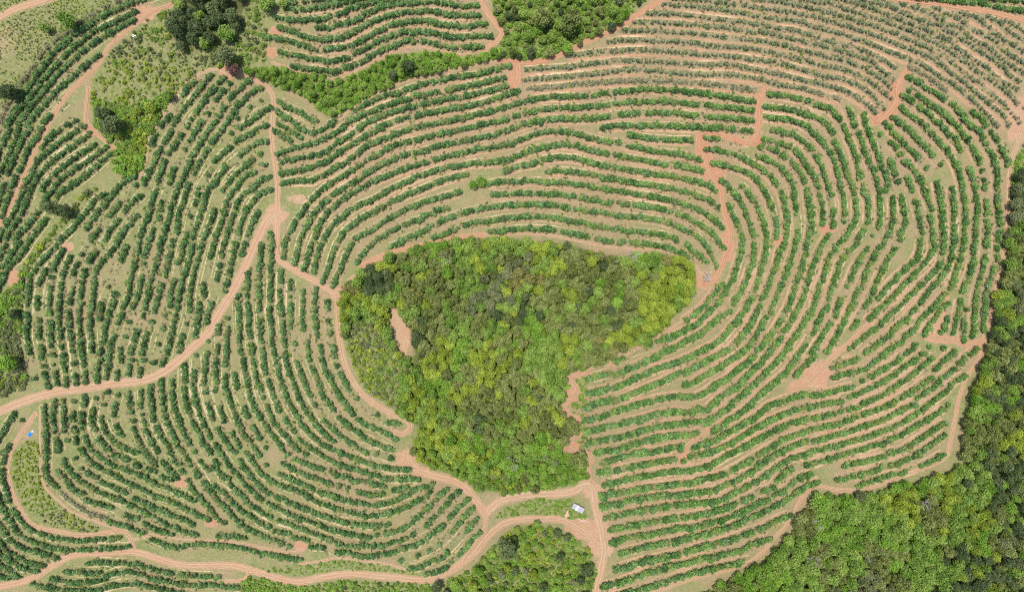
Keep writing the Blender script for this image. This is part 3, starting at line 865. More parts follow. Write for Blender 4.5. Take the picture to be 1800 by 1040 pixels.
young = ((TY_ > 0) & inrow).astype(float)
soil = np.where(inrow, bump(S, -8.0, 3.0) * (0.38 + 0.35 * east + 0.25 * north + 0.2 * young - 0.12 * west) + bump(S, 9.0, 2.6) * (0.2 + 0.4 * east + 0.15 * north), 0)
soil *= (0.45 + 0.9 * N40) * (0.7 + 0.6 * N16)
rut = np.where(inrow, bump(S, 7.8, 0.95) * (0.95 - 0.2 * east) + bump(S, -7.6, 0.8) * (0.6 + 0.3 * west - 0.15 * east), 0) * (0.25 + 1.05 * N40) * (0.65 + 0.6 * N16)
rut *= CAP; soil *= 0.3 + 0.7 * CAP
litter = np.where(inrow, bump(DR, 0, 5.0) * (0.55 + 0.35 * young), 0) * (0.5 + 0.8 * N16)
green = 0.47 + 0.5 * (N40 - 0.5) + 0.30 * west * (N90) + 0.3 * (N16 - 0.5) + 0.02 * east - 0.16 * young - 0.1 * north
red = 0.18 + 0.25 * young + 0.15 * north * N90
wood = np.zeros((RH, RW)); lush = np.zeros((RH, RW))
for P in (GRASSNW, NWSCRUB, GULLY, TOPW, BOTW, STRIP, LOWSTRIP, MIDSTRIP, SWBUSH, WHEDGE, EASTG): lush = np.maximum(lush, inside(P, PXX, PYY) * 1.0)
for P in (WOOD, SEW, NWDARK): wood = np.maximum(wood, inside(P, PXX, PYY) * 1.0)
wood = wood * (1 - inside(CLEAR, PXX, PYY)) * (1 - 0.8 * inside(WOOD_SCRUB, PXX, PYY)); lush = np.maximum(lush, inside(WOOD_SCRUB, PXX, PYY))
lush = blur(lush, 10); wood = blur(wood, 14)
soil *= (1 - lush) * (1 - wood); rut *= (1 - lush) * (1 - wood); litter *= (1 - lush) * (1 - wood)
gn = inside(GRASSNW, PXX, PYY)
green = np.where(lush > 0.4, 0.85 + 0.4 * (N16 - 0.5) + 0.3 * (N6 - .5), green)
green = np.where(gn, 0.9 + 0.4 * (N16 - 0.5), green)
for cx, cy, rx, ry, rd in BARE:
    r = ((PXX - cx) / rx) ** 2 + ((PYY - cy) / ry) ** 2
    m = np.clip(1.5 - r + 1.0 * (N6 - 0.5) + 0.8 * (N16 - 0.5), 0, 1)
    if cx == 0: m = m * 0.35
    if cx == 522: m = m * 0.55
    soil = np.maximum(soil, m); red = np.where(m > 0.25, rd, red); rut *= (1 - 0.7 * m); litter *= (1 - m)
    if cx != 700: green *= (1 - m)
roadpts = []; onroad = np.zeros((RH, RW), bool)
for lab, w, rd, P in ROADS:
    C = catmull(extend(P), 2.0)
    roadpts.append(C)
    RR = int(w / 2 + 6)
    vy, vx = np.mgrid[-RR:RR + 1, -RR:RR + 1]
    for px, py in C:
        ix = int(round(px)) + OFF; iy = int(round(py)) + OFF
        if ix - RR < 0 or iy - RR < 0 or ix + RR + 1 > RW or iy + RR + 1 > RH: continue
        s = (slice(iy - RR, iy + RR + 1), slice(ix - RR, ix + RR + 1))
        d = np.hypot(vx + ix - OFF - px, vy + iy - OFF - py)
        onroad[s] |= d < w / 2 + 1.5
        m = np.clip((w / 2 + 3.0 - d) / 3.0, 0, 1) * (0.85 if w > 4.5 else 0.55)
        soil[s] = np.maximum(soil[s], m); red[s] = np.where(m > 0.3, rd, red[s]); wood[s] *= (1 - m); lush[s] *= (1 - m)
red = blur(red, 3)
berm = np.where(inrow, 0.22 * np.exp(-(DR / 4.0) ** 2), 0) * (1 - wood)

def sample(A, px, py):
    x = np.clip(px + OFF, 0, RW - 1.001); y = np.clip(py + OFF, 0, RH - 1.001)
    i = y.astype(int); j = x.astype(int); fy = y - i; fx = x - j
    return (A[i, j] * (1 - fx) + A[i, j + 1] * fx) * (1 - fy) + (A[i + 1, j] * (1 - fx) + A[i + 1, j + 1] * fx) * fy

# ------------------------------------------------------------------ material helpers
def new_mat(name):
    m = bpy.data.materials.new(name); m.use_nodes = True
    m.node_tree.nodes.clear()
    return m
class NT:
    def __init__(s, m): s.n = m.node_tree.nodes; s.l = m.node_tree.links
    def put(s, sock, v):
        if hasattr(v, 'is_output'): s.l.new(v, sock)
        elif isinstance(v, (tuple, list)) and len(v) == 3 and sock.type == 'RGBA': sock.default_value = (*v, 1)
        else: sock.default_value = v
    def math(s, op, a, b=0.0, c=0.0, clamp=False):
        k = s.n.new('ShaderNodeMath'); k.operation = op; k.use_clamp = clamp
        s.put(k.inputs[0], a); s.put(k.inputs[1], b); s.put(k.inputs[2], c); return k.outputs[0]
    def mix(s, f, a, b, blend='MIX'):
        k = s.n.new('ShaderNodeMix'); k.data_type = 'RGBA'; k.blend_type = blend
        s.put(k.inputs[0], f); s.put(k.inputs[6], a); s.put(k.inputs[7], b); return k.outputs[2]
    def noise(s, scale, detail=3.0, rough=0.6, vec=None):
        k = s.n.new('ShaderNodeTexNoise'); k.inputs['Scale'].default_value = scale; k.inputs['Detail'].default_value = detail
        k.inputs['Roughness'].default_value = rough
        if vec is not None: s.l.new(vec, k.inputs['Vector'])
        return k.outputs[0]
    def ramp(s, v, lo, hi): 
        k = s.n.new('ShaderNodeMapRange'); k.interpolation_type = 'SMOOTHSTEP'
        s.put(k.inputs[0], v); s.put(k.inputs[1], lo); s.put(k.inputs[2], hi); return k.outputs[0]
    def attr(s, name):
        k = s.n.new('ShaderNodeAttribute'); k.attribute_name = name; return k
    def sep(s, v):
        k = s.n.new('ShaderNodeSeparateColor'); s.l.new(v, k.inputs[0]); return k.outputs
    def pos(s): return s.n.new('ShaderNodeNewGeometry').outputs['Position']
    def bsdf(s, col, rough=0.9, spec=0.1, bump=None, bs=0.3):
        b = s.n.new('ShaderNodeBsdfPrincipled'); s.put(b.inputs['Base Color'], col)
        s.put(b.inputs['Roughness'], rough); b.inputs['Specular IOR Level'].default_value = spec
        if bump is not None:
            k = s.n.new('ShaderNodeBump'); k.inputs['Strength'].default_value = bs; k.inputs['Distance'].default_value = 0.3
            s.l.new(bump, k.inputs['Height']); s.l.new(k.outputs[0], b.inputs['Normal'])
        return b.outputs[0]
    def out(s, sh):
        o = s.n.new('ShaderNodeOutputMaterial'); s.l.new(sh, o.inputs[0])

def col_noise(t):
    p = t.pos()
    return t.noise(0.5, 5, 0.72, p), t.noise(0.12, 5, 0.65, p), t.noise(0.03, 3, 0.55, p), t.noise(1.05, 3, 0.7, p)
SOIL_P = (0.425, 0.258, 0.155); SOIL_T = (0.430, 0.300, 0.185); SOIL_R = (0.400, 0.158, 0.078)
def soil_col(t, red, n1, n2, n4):
    c = t.mix(t.ramp(n2, 0.3, 0.7), SOIL_P, SOIL_T)
    c = t.mix(t.math('MULTIPLY', red, 0.85, clamp=True), c, SOIL_R)
    c = t.mix(t.math('MULTIPLY', t.ramp(n1, 0.35, 0.75), 0.5), c, t.mix(0.5, c, (0.50, 0.37, 0.26)))
    c = t.mix(t.math('MULTIPLY', t.ramp(n4, 0.55, 0.8), 0.35), c, (0.22, 0.14, 0.09))
    return c
mg = new_mat('ground'); t = NT(mg)
n1, n2, n3, n4 = col_noise(t)
a = t.sep(t.attr('cover').outputs['Color']); aa = t.attr('cover').outputs['Alpha']
b = t.sep(t.attr('cover2').outputs['Color'])
def brk(v, n, amp=0.9, lo=0.28, hi=0.72):
    return t.ramp(t.math('ADD', v, t.math('MULTIPLY', t.math('SUBTRACT', n, 0.5), amp)), lo, hi)
dry = t.mix(t.ramp(n2, 0.3, 0.72), (0.315, 0.225, 0.130), (0.245, 0.200, 0.098))
dry = t.mix(t.math('MULTIPLY', t.ramp(n4, 0.42, 0.7), 0.6), dry, (0.38, 0.285, 0.165))
grn = t.mix(t.ramp(n1, 0.35, 0.68), (0.155, 0.180, 0.060), (0.258, 0.258, 0.108))
c = t.mix(brk(a[2], n1, 0.9, 0.15, 0.75), dry, grn)
c = t.mix(t.math('MULTIPLY', brk(aa, n1, 0.9), 0.75), c, t.mix(t.ramp(n4, 0.4, 0.65), (0.165, 0.160, 0.082), (0.300, 0.265, 0.165)))
c = t.mix(t.math('MULTIPLY', brk(a[0], n1, 0.6, 0.2, 0.62), 0.96), c, soil_col(t, b[0], n1, n2, n4))
c = t.mix(t.math('MULTIPLY', brk(a[1], n1, 0.5, 0.2, 0.7), 0.85), c, t.mix(t.ramp(n4, 0.35, 0.7), (0.60, 0.465, 0.29), (0.47, 0.36, 0.215)))
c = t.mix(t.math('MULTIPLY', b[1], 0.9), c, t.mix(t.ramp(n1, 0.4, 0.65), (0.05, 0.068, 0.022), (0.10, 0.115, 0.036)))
c = t.mix(t.math('MULTIPLY', t.ramp(n3, 0.35, 0.7), 0.18), c, (0.32, 0.23, 0.14))
gr = t.noise(1.3, 6, 0.85, t.pos())
c = t.mix(1.0, c, t.mix(t.ramp(gr, 0.3, 0.7), (0.70, 0.70, 0.70), (1.22, 1.22, 1.22)), 'MULTIPLY')
t.out(t.bsdf(c, 0.95, 0.05, t.math('ADD', n4, n1), 0.5))

mr = new_mat('dirt_road'); t = NT(mr)
n1, n2, n3, n4 = col_noise(t)
uv = t.attr('across'); u = t.sep(uv.outputs['Color'])      # r 0..1 across, g redness, b narrowness
c = soil_col(t, u[1], n1, n2, n4)
e = t.math('ABSOLUTE', t.math('SUBTRACT', u[0], 0.5))
mid = t.ramp(e, 0.16, 0.05)
c = t.mix(t.math('MULTIPLY', t.math('MULTIPLY', mid, u[2]), t.ramp(n1, 0.25, 0.6)), c, (0.24, 0.19, 0.085))
lane = t.math('MULTIPLY', t.ramp(e, 0.12, 0.22), t.ramp(e, 0.40, 0.30))
c = t.mix(t.math('MULTIPLY', lane, 0.45), c, t.mix(0.5, c, (0.56, 0.40, 0.28)))
edge = t.math('MULTIPLY', t.ramp(e, 0.27, 0.47), t.ramp(n1, 0.38, 0.58))
c = t.mix(t.math('MULTIPLY', edge, 0.85), c, (0.26, 0.215, 0.10))
gr = t.noise(1.3, 6, 0.85, t.pos())
c = t.mix(1.0, c, t.mix(t.ramp(gr, 0.3, 0.7), (0.82, 0.82, 0.82), (1.12, 1.12, 1.12)), 'MULTIPLY')
t.out(t.bsdf(c, 0.95, 0.05, t.math('ADD', n4, n1), 0.4))

# ------------------------------------------------------------------ ground sheet and roads
def link(o, parent=None):
    COL.objects.link(o)
    if parent is not None: o.parent = parent
    return o
def axis(lo, hi, st, far):
    c = np.arange(lo, hi + st, st); o = []; v = st; p = c[-1]
    while p < far:
        v *= 1.6; p += v; o.append(p)
    n = []; v = st; p = c[0]
    while p > -far:
        v *= 1.6; p -= v; n.append(p)
    return np.concatenate([n[::-1], c, o])
gx = axis(-318, 318, 0.58, 6000); gy = axis(-192, 192, 0.58, 6000)
GX, GY = np.meshgrid(gx, gy)
GZ = terr(GX, GY)
vpx, vpy = proj(GX, GY, GZ)
inr = ((np.abs(GX) < 318) & (np.abs(GY) < 192)).astype(float)
GZ = GZ + sample(berm, vpx, vpy) * inr
ny, nx = GX.shape
verts = np.stack([GX, GY, GZ], -1).reshape(-1, 3).astype(np.float32)
i = (np.arange(ny - 1)[:, None] * nx + np.arange(nx - 1)[None]).ravel()
quads = np.stack([i, i + 1, i + nx + 1, i + nx], -1).astype(np.int32)
me = bpy.data.meshes.new('ground')
me.vertices.add(len(verts)); me.vertices.foreach_set('co', verts.ravel())
me.loops.add(quads.size); me.loops.foreach_set('vertex_index', quads.ravel())
me.polygons.add(len(quads)); me.polygons.foreach_set('loop_start', np.arange(0, quads.size, 4, dtype=np.int32))
me.update(calc_edges=True)
def cattr(me, name, arr):
    at = me.attributes.new(name, 'FLOAT_COLOR', 'POINT'); at.data.foreach_set('color', np.ascontiguousarray(arr, np.float32).ravel())
def sv(A, dflt): return np.where(inr > 0, sample(A, vpx, vpy), dflt).ravel()
cattr(me, 'cover', np.stack([sv(soil, 0), sv(rut, 0), sv(np.clip(green, 0, 1), .4), sv(litter, 0)], -1))
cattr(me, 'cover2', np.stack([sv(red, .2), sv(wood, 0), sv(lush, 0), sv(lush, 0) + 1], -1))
me.polygons.foreach_set('use_smooth', np.ones(len(quads), bool))
me.materials.append(mg)
ground = link(bpy.data.objects.new('ground', me))
ground['kind'] = 'structure'; ground['label'] = 'dry grass and bare earth slopes between the planted rows'; ground['category'] = 'ground'
del verts, quads, GX, GY

ROAD_Z = 0.10
for q, ((lab, w, rd, P), C) in enumerate(zip(ROADS, roadpts)):
    d = np.gradient(C, axis=0); d /= np.maximum(1e-6, np.hypot(d[:, 0], d[:, 1]))[:, None]
    nrm = np.stack([-d[:, 1], d[:, 0]], -1)
    K = 7
    r1 = np.random.default_rng(100 + q)
    nl = len(C)
    def wob(a): 
        v = r1.normal(0, 1, nl); k = np.ones(5) / 5
        return np.convolve(v, k, 'same') * a
    lw = w / 2 * (1 + wob(0.42)); rw = w / 2 * (1 + wob(0.42))
    tap = np.clip(np.minimum(np.arange(nl), np.arange(nl)[::-1]) / 4.0, 0.25, 1)
    V = []; A = []
    for k in range(K):
        f = k / (K - 1) * 2 - 1
        hw = np.where(f < 0, lw, rw) * tap
        p = C + nrm * (f * hw)[:, None]
        X, Y, z = unproj(p[:, 0], p[:, 1])
        crown = (1 - f * f) * 0.06
        V.append(np.stack([X, Y, z + ROAD_Z + crown - (0.13 if abs(f) == 1 else 0) + 0.004 * q], -1))
        A.append(np.stack([np.full(nl, (f + 1) / 2), np.full(nl, rd), np.full(nl, 1.0 if w < 8 else 0.35), np.ones(nl)], -1))
    V = np.stack(V, 1).reshape(-1, 3); A = np.stack(A, 1).reshape(-1, 4)
    fs = [(i * K + k, i * K + k + 1, (i + 1) * K + k + 1, (i + 1) * K + k) for i in range(nl - 1) for k in range(K - 1)]
    m = bpy.data.meshes.new('dirt_road'); m.from_pydata(V.tolist(), [], fs); cattr(m, 'across', A)
    m.materials.append(mr)
    m.polygons.foreach_set('use_smooth', np.ones(len(fs), bool))
    o = link(bpy.data.objects.new('dirt_road' if w > 4.5 else 'dirt_track', m))
    o['kind'] = 'structure'; o['label'] = lab; o['category'] = 'road'

# ------------------------------------------------------------------ plant shapes
def leaf_mat(name, dark, mid, lit, sick=None, trans=0.22):
    m = new_mat(name); t = NT(m)
    tint = t.sep(t.attr('tint').outputs['Color'])
    oi = t.n.new('ShaderNodeObjectInfo').outputs['Random']
    k = t.math('ADD', t.math('MULTIPLY', tint[0], 0.52), t.math('ADD', t.math('MULTIPLY', tint[1], 0.38), t.math('MULTIPLY', oi, 0.36)))  # random leaf tones; dark and lit ends put crevice shade and highlights into colour
    c = t.mix(t.ramp(k, 0.1, 0.62), dark, mid)
    c = t.mix(t.ramp(k, 0.55, 1.05), c, lit)
    if sick is not None:
        h = t.math('FRACT', t.math('MULTIPLY', oi, 17.31))
        c = t.mix(t.math('MULTIPLY', t.ramp(h, 0.80, 1.0), 0.6), c, sick)
    b = t.n.new('ShaderNodeBsdfPrincipled'); t.put(b.inputs['Base Color'], c)
    b.inputs['Roughness'].default_value = 0.55; b.inputs['Specular IOR Level'].default_value = 0.22
    tr = t.n.new('ShaderNodeBsdfTranslucent'); t.put(tr.inputs[0], c)
    mx = t.n.new('ShaderNodeMixShader'); mx.inputs[0].default_value = trans
    t.l.new(b.outputs[0], mx.inputs[1]); t.l.new(tr.outputs[0], mx.inputs[2]); t.out(mx.outputs[0])
    return m
def plain(name, c1, c2, scale, rough=0.85, spec=0.2):
    m = new_mat(name); t = NT(m)
    tc = t.n.new('ShaderNodeTexCoord').outputs['Object']
    n = t.noise(scale, 4, 0.6, tc)
    t.out(t.bsdf(t.mix(t.ramp(n, 0.35, 0.65), c1, c2), rough, spec)); return m
M_ORCH = leaf_mat('orchard_leaf', (0.024, 0.066, 0.018), (0.090, 0.205, 0.054), (0.285, 0.415, 0.155), (0.26, 0.27, 0.09))
M_ORCHE = leaf_mat('orchard_leaf_bright', (0.028, 0.078, 0.016), (0.112, 0.240, 0.050), (0.305, 0.450, 0.130), (0.28, 0.32, 0.08))
M_YOUNG = leaf_mat('young_leaf', (0.046, 0.085, 0.034), (0.175, 0.240, 0.105), (0.370, 0.405, 0.225), (0.33, 0.30, 0.17))
M_GREY = leaf_mat('dull_leaf', (0.095, 0.110, 0.050), (0.230, 0.240, 0.125), (0.380, 0.365, 0.210))
M_STRAW = leaf_mat('straw_blade', (0.20, 0.17, 0.08), (0.36, 0.29, 0.15), (0.52, 0.42, 0.24))
M_WEED = leaf_mat('weed_leaf', (0.085, 0.115, 0.045), (0.190, 0.215, 0.095), (0.310, 0.320, 0.165))
M_W = {
 'yellow': leaf_mat('yellow_green_leaf', (0.098, 0.145, 0.013), (0.262, 0.340, 0.034), (0.430, 0.495, 0.076)),
 'green': leaf_mat('mid_green_leaf', (0.060, 0.130, 0.016), (0.178, 0.288, 0.042), (0.320, 0.430, 0.092)),
 'olive': leaf_mat('olive_leaf', (0.058, 0.078, 0.014), (0.172, 0.208, 0.048), (0.320, 0.352, 0.115)),
 'dark': leaf_mat('dark_leaf', (0.026, 0.048, 0.016), (0.078, 0.118, 0.038), (0.190, 0.225, 0.085)),
 'grey': leaf_mat('grey_green_leaf', (0.060, 0.085, 0.028), (0.165, 0.195, 0.072), (0.300, 0.320, 0.155)),
 'brown': leaf_mat('brownish_leaf', (0.085, 0.088, 0.018), (0.215, 0.210, 0.055), (0.340, 0.320, 0.105)),
 'fresh': leaf_mat('fresh_green_leaf', (0.058, 0.142, 0.011), (0.175, 0.320, 0.031), (0.315, 0.460, 0.078)),
 'pink': leaf_mat('reddish_leaf', (0.07, 0.03, 0.025), (0.16, 0.075, 0.062), (0.30, 0.17, 0.14)),
}
M_BARK = plain('bark', (0.10, 0.075, 0.055), (0.20, 0.16, 0.125), 3.0)
M_DEADW = plain('dead_wood', (0.33, 0.30, 0.26), (0.55, 0.51, 0.46), 2.0)

def crown_data(r, rad, z0, height, nl, nq, ls, top=0.55, tuft=0.0, seed=0):
    """leaf clumps on several uneven lobes; returns verts, quads, per-vertex tint"""
    rs = np.random.default_rng(seed)
    lob = []
    for k in range(nl):
        a = 2.39996 * k + rs.random() * 0.9; q = math.sqrt((k + 0.4 * rs.random()) / nl) * 0.62 * rad
        if k == 0: q = 0
        lr = rad * (0.95 + 0.5 * rs.random()) / math.sqrt(nl) if nl > 1 else rad
        zz = z0 + height * (0.45 + 0.35 * rs.random() - 0.28 * (q / rad) ** 1.5)
        lob.append((q * math.cos(a), q * math.sin(a), zz, lr, height * (0.30 + 0.14 * rs.random()), rs.random()))
    V = []; Fc = []; T = []
    for k in range(nq):
        L = lob[rs.integers(len(lob))]
        d = rs.normal(0, 1, 3); d /= np.linalg.norm(d)
        if d[2] < 0 and rs.random() < top: d[2] = -d[2]
        f = 1.0 + rs.normal(0, 0.07) + tuft * max(0, rs.normal(0, 1))
        c = np.array([L[0] + d[0] * L[3] * f, L[1] + d[1] * L[3] * f, max(0.15, L[2] + d[2] * L[4] * f)])
        n = d + rs.normal(0, 0.55, 3); n[2] += 0.6; n /= np.linalg.norm(n)
        u = np.cross(n, rs.normal(0, 1, 3)); u /= np.linalg.norm(u); w = np.cross(n, u)
        s = ls * (0.55 + 0.8 * rs.random()); s2 = s * (0.45 + 0.4 * rs.random())
        i = len(V)
        bend = n * s * 0.22
        V += [c - u * s - bend, c - w * s2 * 0.9, c + u * s - bend, c + w * s2 + bend * 0.4]
        Fc.append((i, i + 1, i + 2, i + 3))
        tv = (rs.random(), L[5], 0, 1)
        T += [tv] * 4
    return V, Fc, T
def tube(V, Fc, p, q, r0, r1, n=6):
    p = np.array(p, float); q = np.array(q, float); d = q - p; d /= np.linalg.norm(d)
    a = np.cross(d, (0.3, 1, 0.2)); a /= np.linalg.norm(a); b2 = np.cross(d, a); i = len(V)
    for c, r in ((p, r0), (q, r1)):
        for k in range(n):
            t_ = 6.2832 * k / n; V.append(c + (a * math.cos(t_) + b2 * math.sin(t_)) * r)
    for k in range(n): Fc.append((i + k, i + (k + 1) % n, i + n + (k + 1) % n, i + n + k))
def trunk_data(h, r, spread, nlimb, seed):
    rs = np.random.default_rng(seed); V = []; Fc = []
    tube(V, Fc, (0, 0, -0.3), (0, 0, h * 0.5), r, r * 0.75)
    for k in range(nlimb):
        a = 6.283 * k / nlimb + rs.random(); q = spread * (0.5 + 0.5 * rs.random())
        tube(V, Fc, (0, 0, h * (0.35 + 0.1 * rs.random())), (q * math.cos(a), q * math.sin(a), h * (0.85 + 0.3 * rs.random())), r * 0.6, r * 0.18, 5)
    return V, Fc
def mesh_of(name, V, Fc, mats, tint=None, midx=None, smooth=False):
    m = bpy.data.meshes.new(name); m.from_pydata([tuple(v) for v in V], [], Fc)
    for k in mats: m.materials.append(k)
    if tint is not None: cattr(m, 'tint', np.array(tint, np.float32))
    if midx is not None: m.polygons.foreach_set('material_index', np.array(midx, np.int32))
    if smooth: m.polygons.foreach_set('use_smooth', np.ones(len(Fc), bool))
    m.update(); return m
class Plant: pass
def plant(name, mat, rad, z0, height, nl, nq, ls, tr, seed, top=0.55, tuft=0.0):
    p = Plant(); p.rad = rad; p.h = z0 + height
    V, Fc, T = crown_data(None, rad, z0, height, nl, nq, ls, top, tuft, seed)
    p.crown = mesh_of(name + '_crown', V, Fc, [mat], T)
    if tr:
        V2, F2 = trunk_data(z0 + height * 0.55, tr, rad * 0.6, 4, seed + 5)
        p.trunk = mesh_of(name + '_trunk', V2, F2, [M_BARK], smooth=True)
        n = len(V)
        V3 = list(V) + list(V2); F3 = list(Fc) + [tuple(i + n for i in f) for f in F2]
        p.both = mesh_of(name, V3, F3, [mat, M_BARK], list(T) + [(.5, .5, 0, 1)] * len(V2), [0] * len(Fc) + [1] * len(F2))
    else:
        p.trunk = None; p.both = p.crown
    return p
ORCH = [plant('orchard', M_ORCH, 1.76, 0.3, 2.7, 10, 290, 0.32, 0.11, 50 + k, tuft=0.17) for k in range(5)]
ORCHE = [plant('orchard_bright', M_ORCHE, 1.76, 0.3, 2.7, 10, 290, 0.32, 0.11, 70 + k, tuft=0.17) for k in range(5)]
YOUNG = [plant('young', M_YOUNG, 1.02, 0.5, 2.3, 4, 85, 0.31, 0.07, 90 + k, tuft=0.16) for k in range(4)]
DULL = [plant('dull', M_GREY, 1.3, 0.2, 1.9, 4, 90, 0.34, 0.06, 110 + k, tuft=0.16) for k in range(3)]
WP = {}
for q, (k, m) in enumerate(M_W.items()):
    nl = {'yellow': 15, 'green': 14, 'olive': 22, 'dark': 20, 'grey': 20, 'brown': 22, 'fresh': 12, 'pink': 12}[k]
    WP[k] = [plant('wood_' + k, m, 4.0, 2.2, 6.8, nl, 1100, 0.37, 0.26, 200 + 10 * q + j, tuft=0.11) for j in range(3)]
SH = {}
for q, k in enumerate(('yellow', 'green', 'fresh', 'olive', 'grey', 'dark')):
    SH[k] = [plant('shrub_' + k, M_W[k], 1.3, 0.0, 1.9, 4, 80, 0.36, 0, 400 + 10 * q + j, top=0.8, tuft=0.08) for j in range(3)]

# ------------------------------------------------------------------ scatter: what is too many to set one by one
def scatter(name, label, cat, protos, rows, group=None):
    """rows: (X, Y, Z, rot, scale, index)"""
    A = np.array(rows, np.float32)
    c = bpy.data.collections.new(name + '_kinds')
    for k, m in enumerate(protos):
        c.objects.link(bpy.data.objects.new('%s_kind_%03d' % (name, k), m))
    m = bpy.data.meshes.new(name); m.vertices.add(len(A)); m.vertices.foreach_set('co', np.ascontiguousarray(A[:, :3]).ravel())
    at = m.attributes.new('turn', 'FLOAT_VECTOR', 'POINT')
    tv = np.zeros((len(A), 3), np.float32); tv[:, 2] = A[:, 3]; tv[:, 0] = rng.normal(0, .06, len(A)); tv[:, 1] = rng.normal(0, .06, len(A))
    at.data.foreach_set('vector', tv.ravel())
    at = m.attributes.new('size', 'FLOAT_VECTOR', 'POINT')
    sv_ = np.stack([A[:, 4] * rng.uniform(.92, 1.08, len(A)), A[:, 4] * rng.uniform(.92, 1.08, len(A)), A[:, 4] * (rng.uniform(.8, 1.3, len(A)) if name == 'wood_trees' else rng.uniform(.9, 1.1, len(A)))], -1).astype(np.float32)
    at.data.foreach_set('vector', sv_.ravel())
    at = m.attributes.new('kind_index', 'INT', 'POINT'); at.data.foreach_set('value', A[:, 5].astype(np.int32))
    o = link(bpy.data.objects.new(name, m))
    g = bpy.data.node_groups.new(name, 'GeometryNodeTree')
    g.interface.new_socket('Geometry', in_out='INPUT', socket_type='NodeSocketGeometry')
    g.interface.new_socket('Geometry', in_out='OUTPUT', socket_type='NodeSocketGeometry')
    N = g.nodes; L = g.links
    gi = N.new('NodeGroupInput'); go = N.new('NodeGroupOutput')
    ip = N.new('GeometryNodeInstanceOnPoints'); ci = N.new('GeometryNodeCollectionInfo')
    ci.inputs['Collection'].default_value = c
    ci.inputs['Separate Children'].default_value = True; ci.inputs['Reset Children'].default_value = True
    def na(nm, ty):
        k = N.new('GeometryNodeInputNamedAttribute'); k.data_type = ty; k.inputs['Name'].default_value = nm; return k.outputs[0]
    L.new(gi.outputs[0], ip.inputs['Points']); L.new(ci.outputs[0], ip.inputs['Instance'])
    ip.inputs['Pick Instance'].default_value = True
    L.new(na('kind_index', 'INT'), ip.inputs['Instance Index'])
    er = N.new('FunctionNodeEulerToRotation'); L.new(na('turn', 'FLOAT_VECTOR'), er.inputs[0]); L.new(er.outputs[0], ip.inputs['Rotation'])
    L.new(na('size', 'FLOAT_VECTOR'), ip.inputs['Scale'])
    L.new(ip.outputs[0], go.inputs[0])
    md = o.modifiers.new('scatter', 'NODES'); md.node_group = g
    o['kind'] = 'stuff'; o['label'] = label; o['category'] = cat
    if group: o['group'] = group
    return o
def tree_thing(name, label, cat, P, loc, rot, sc, group=None):
    zr = rnd.uniform(.8, 1.25) if name == 'wood_tree' else rnd.uniform(.9, 1.1)
    e = bpy.data.objects.new(name, None); e.empty_display_size = 0.5; link(e)
    e.location = loc; e.rotation_euler = (rnd.gauss(0, .05), rnd.gauss(0, .05), rot)
    e.scale = (sc * rnd.uniform(.93, 1.07), sc * rnd.uniform(.93, 1.07), sc * zr)
    e['label'] = label; e['category'] = cat
    if group: e['group'] = group
    if P.trunk is not None: link(bpy.data.objects.new('trunk', P.trunk), e)
    link(bpy.data.objects.new('crown', P.crown), e)
    return e

# ------------------------------------------------------------------ orchard
def blockname(x, y):
    if x < 215 and y < 480 and x + y * 0.55 < 330: return 'slanting rows, upper left corner'
    if y < 138 and x < 880: return 'topmost rows above the gully thicket'
    if x > 1600 and y < 30: return 'row above the upper right road'
    if x < 488 and y < 735 - 0.9 * max(0, x - 60) + (40 if x < 250 else 0) and y < 690: return 'western rows, ' + ('upper part' if y < 330 else 'middle part' if y < 520 else 'just above the long road')
    if x < 480 and y > 975: return 'rows below the winding bottom road'
    if x < 240 and y > 880 and y > 900 + 0.2 * x: return 'lower left corner rows'
    if (x < 860 and y > 500) or (x < 600 and y > 400): return 'curved rows ' + ('left of the wood' if y < 720 and x > 380 else 'below the long road' if x < 380 else 'below left of the wood')
    if y < 460 and x < 1300: return 'long rows above the wood, ' + ('left end' if x < 700 else 'middle' if x < 1000 else 'right end')
    if y > 790 or (x < 1245 and y > 600): return 'lower right rows ' + (('beside the red spurs of the wood' if y < 700 else 'a little above the shed' if y < 830 else 'level with the shed' if y < 930 else 'below the shed') if x < 1200 else ('around the short red crossing' if x < 1300 and y < 860 else 'above the border track bend' if x > 1420 else 'halfway to the border track' if y < 900 else 'running out towards the bottom wood'))
    return 'eastern rows ' + ('close to the right edge' if x > 1600 else 'between the two red lanes' if y < 330 else 'hugging the wood' if x < 1300 else 'in the middle' if x < 1450 else 'beside the red clearing')
big = []; yg = []; dull = []
for x, y, typ, dx, dy in orch:
    if -70 < x < 1870 and -70 < y < 1110 and onroad[int(y) + OFF, int(x) + OFF]: continue
    h = 1.3 if typ == 'm' else 1.1
    X, Y, z = unproj(x, y, h); X, Y, z = float(X), float(Y), float(z)
    bright = rnd.random() < np.clip((x - 700) / 700, 0.05, 0.8)
    if typ == 'm':
        s = min(1.25, max(.7, rnd.gauss(1.0, .11)))
        if rnd.random() < 0.04: s *= 0.68
        s *= 1 + 0.2 * min(1, max(0, (x - 940) / 80)) * min(1, max(0, (y - 520) / 60)) * min(1, max(0, (1500 - x) / 200))
        if x < 560: s *= 0.95
        big.append([s, x, y, X, Y, z, rnd.uniform(0, 6.28), (5 if bright else 0) + rnd.randrange(5)])
    elif typ == 'y':
        s = rnd.uniform(.8, 1.2)
        if rnd.random() < 0.08: s *= 0.7
        yg.append([s, x, y, X, Y, z, rnd.uniform(0, 6.28), rnd.randrange(4)])
    else:
        dull.append([rnd.uniform(.75, 1.15), x, y, X, Y, z, rnd.uniform(0, 6.28), rnd.randrange(3)])
def shown(r): return 8 < r[1] < 1792 and 8 < r[2] < 1032
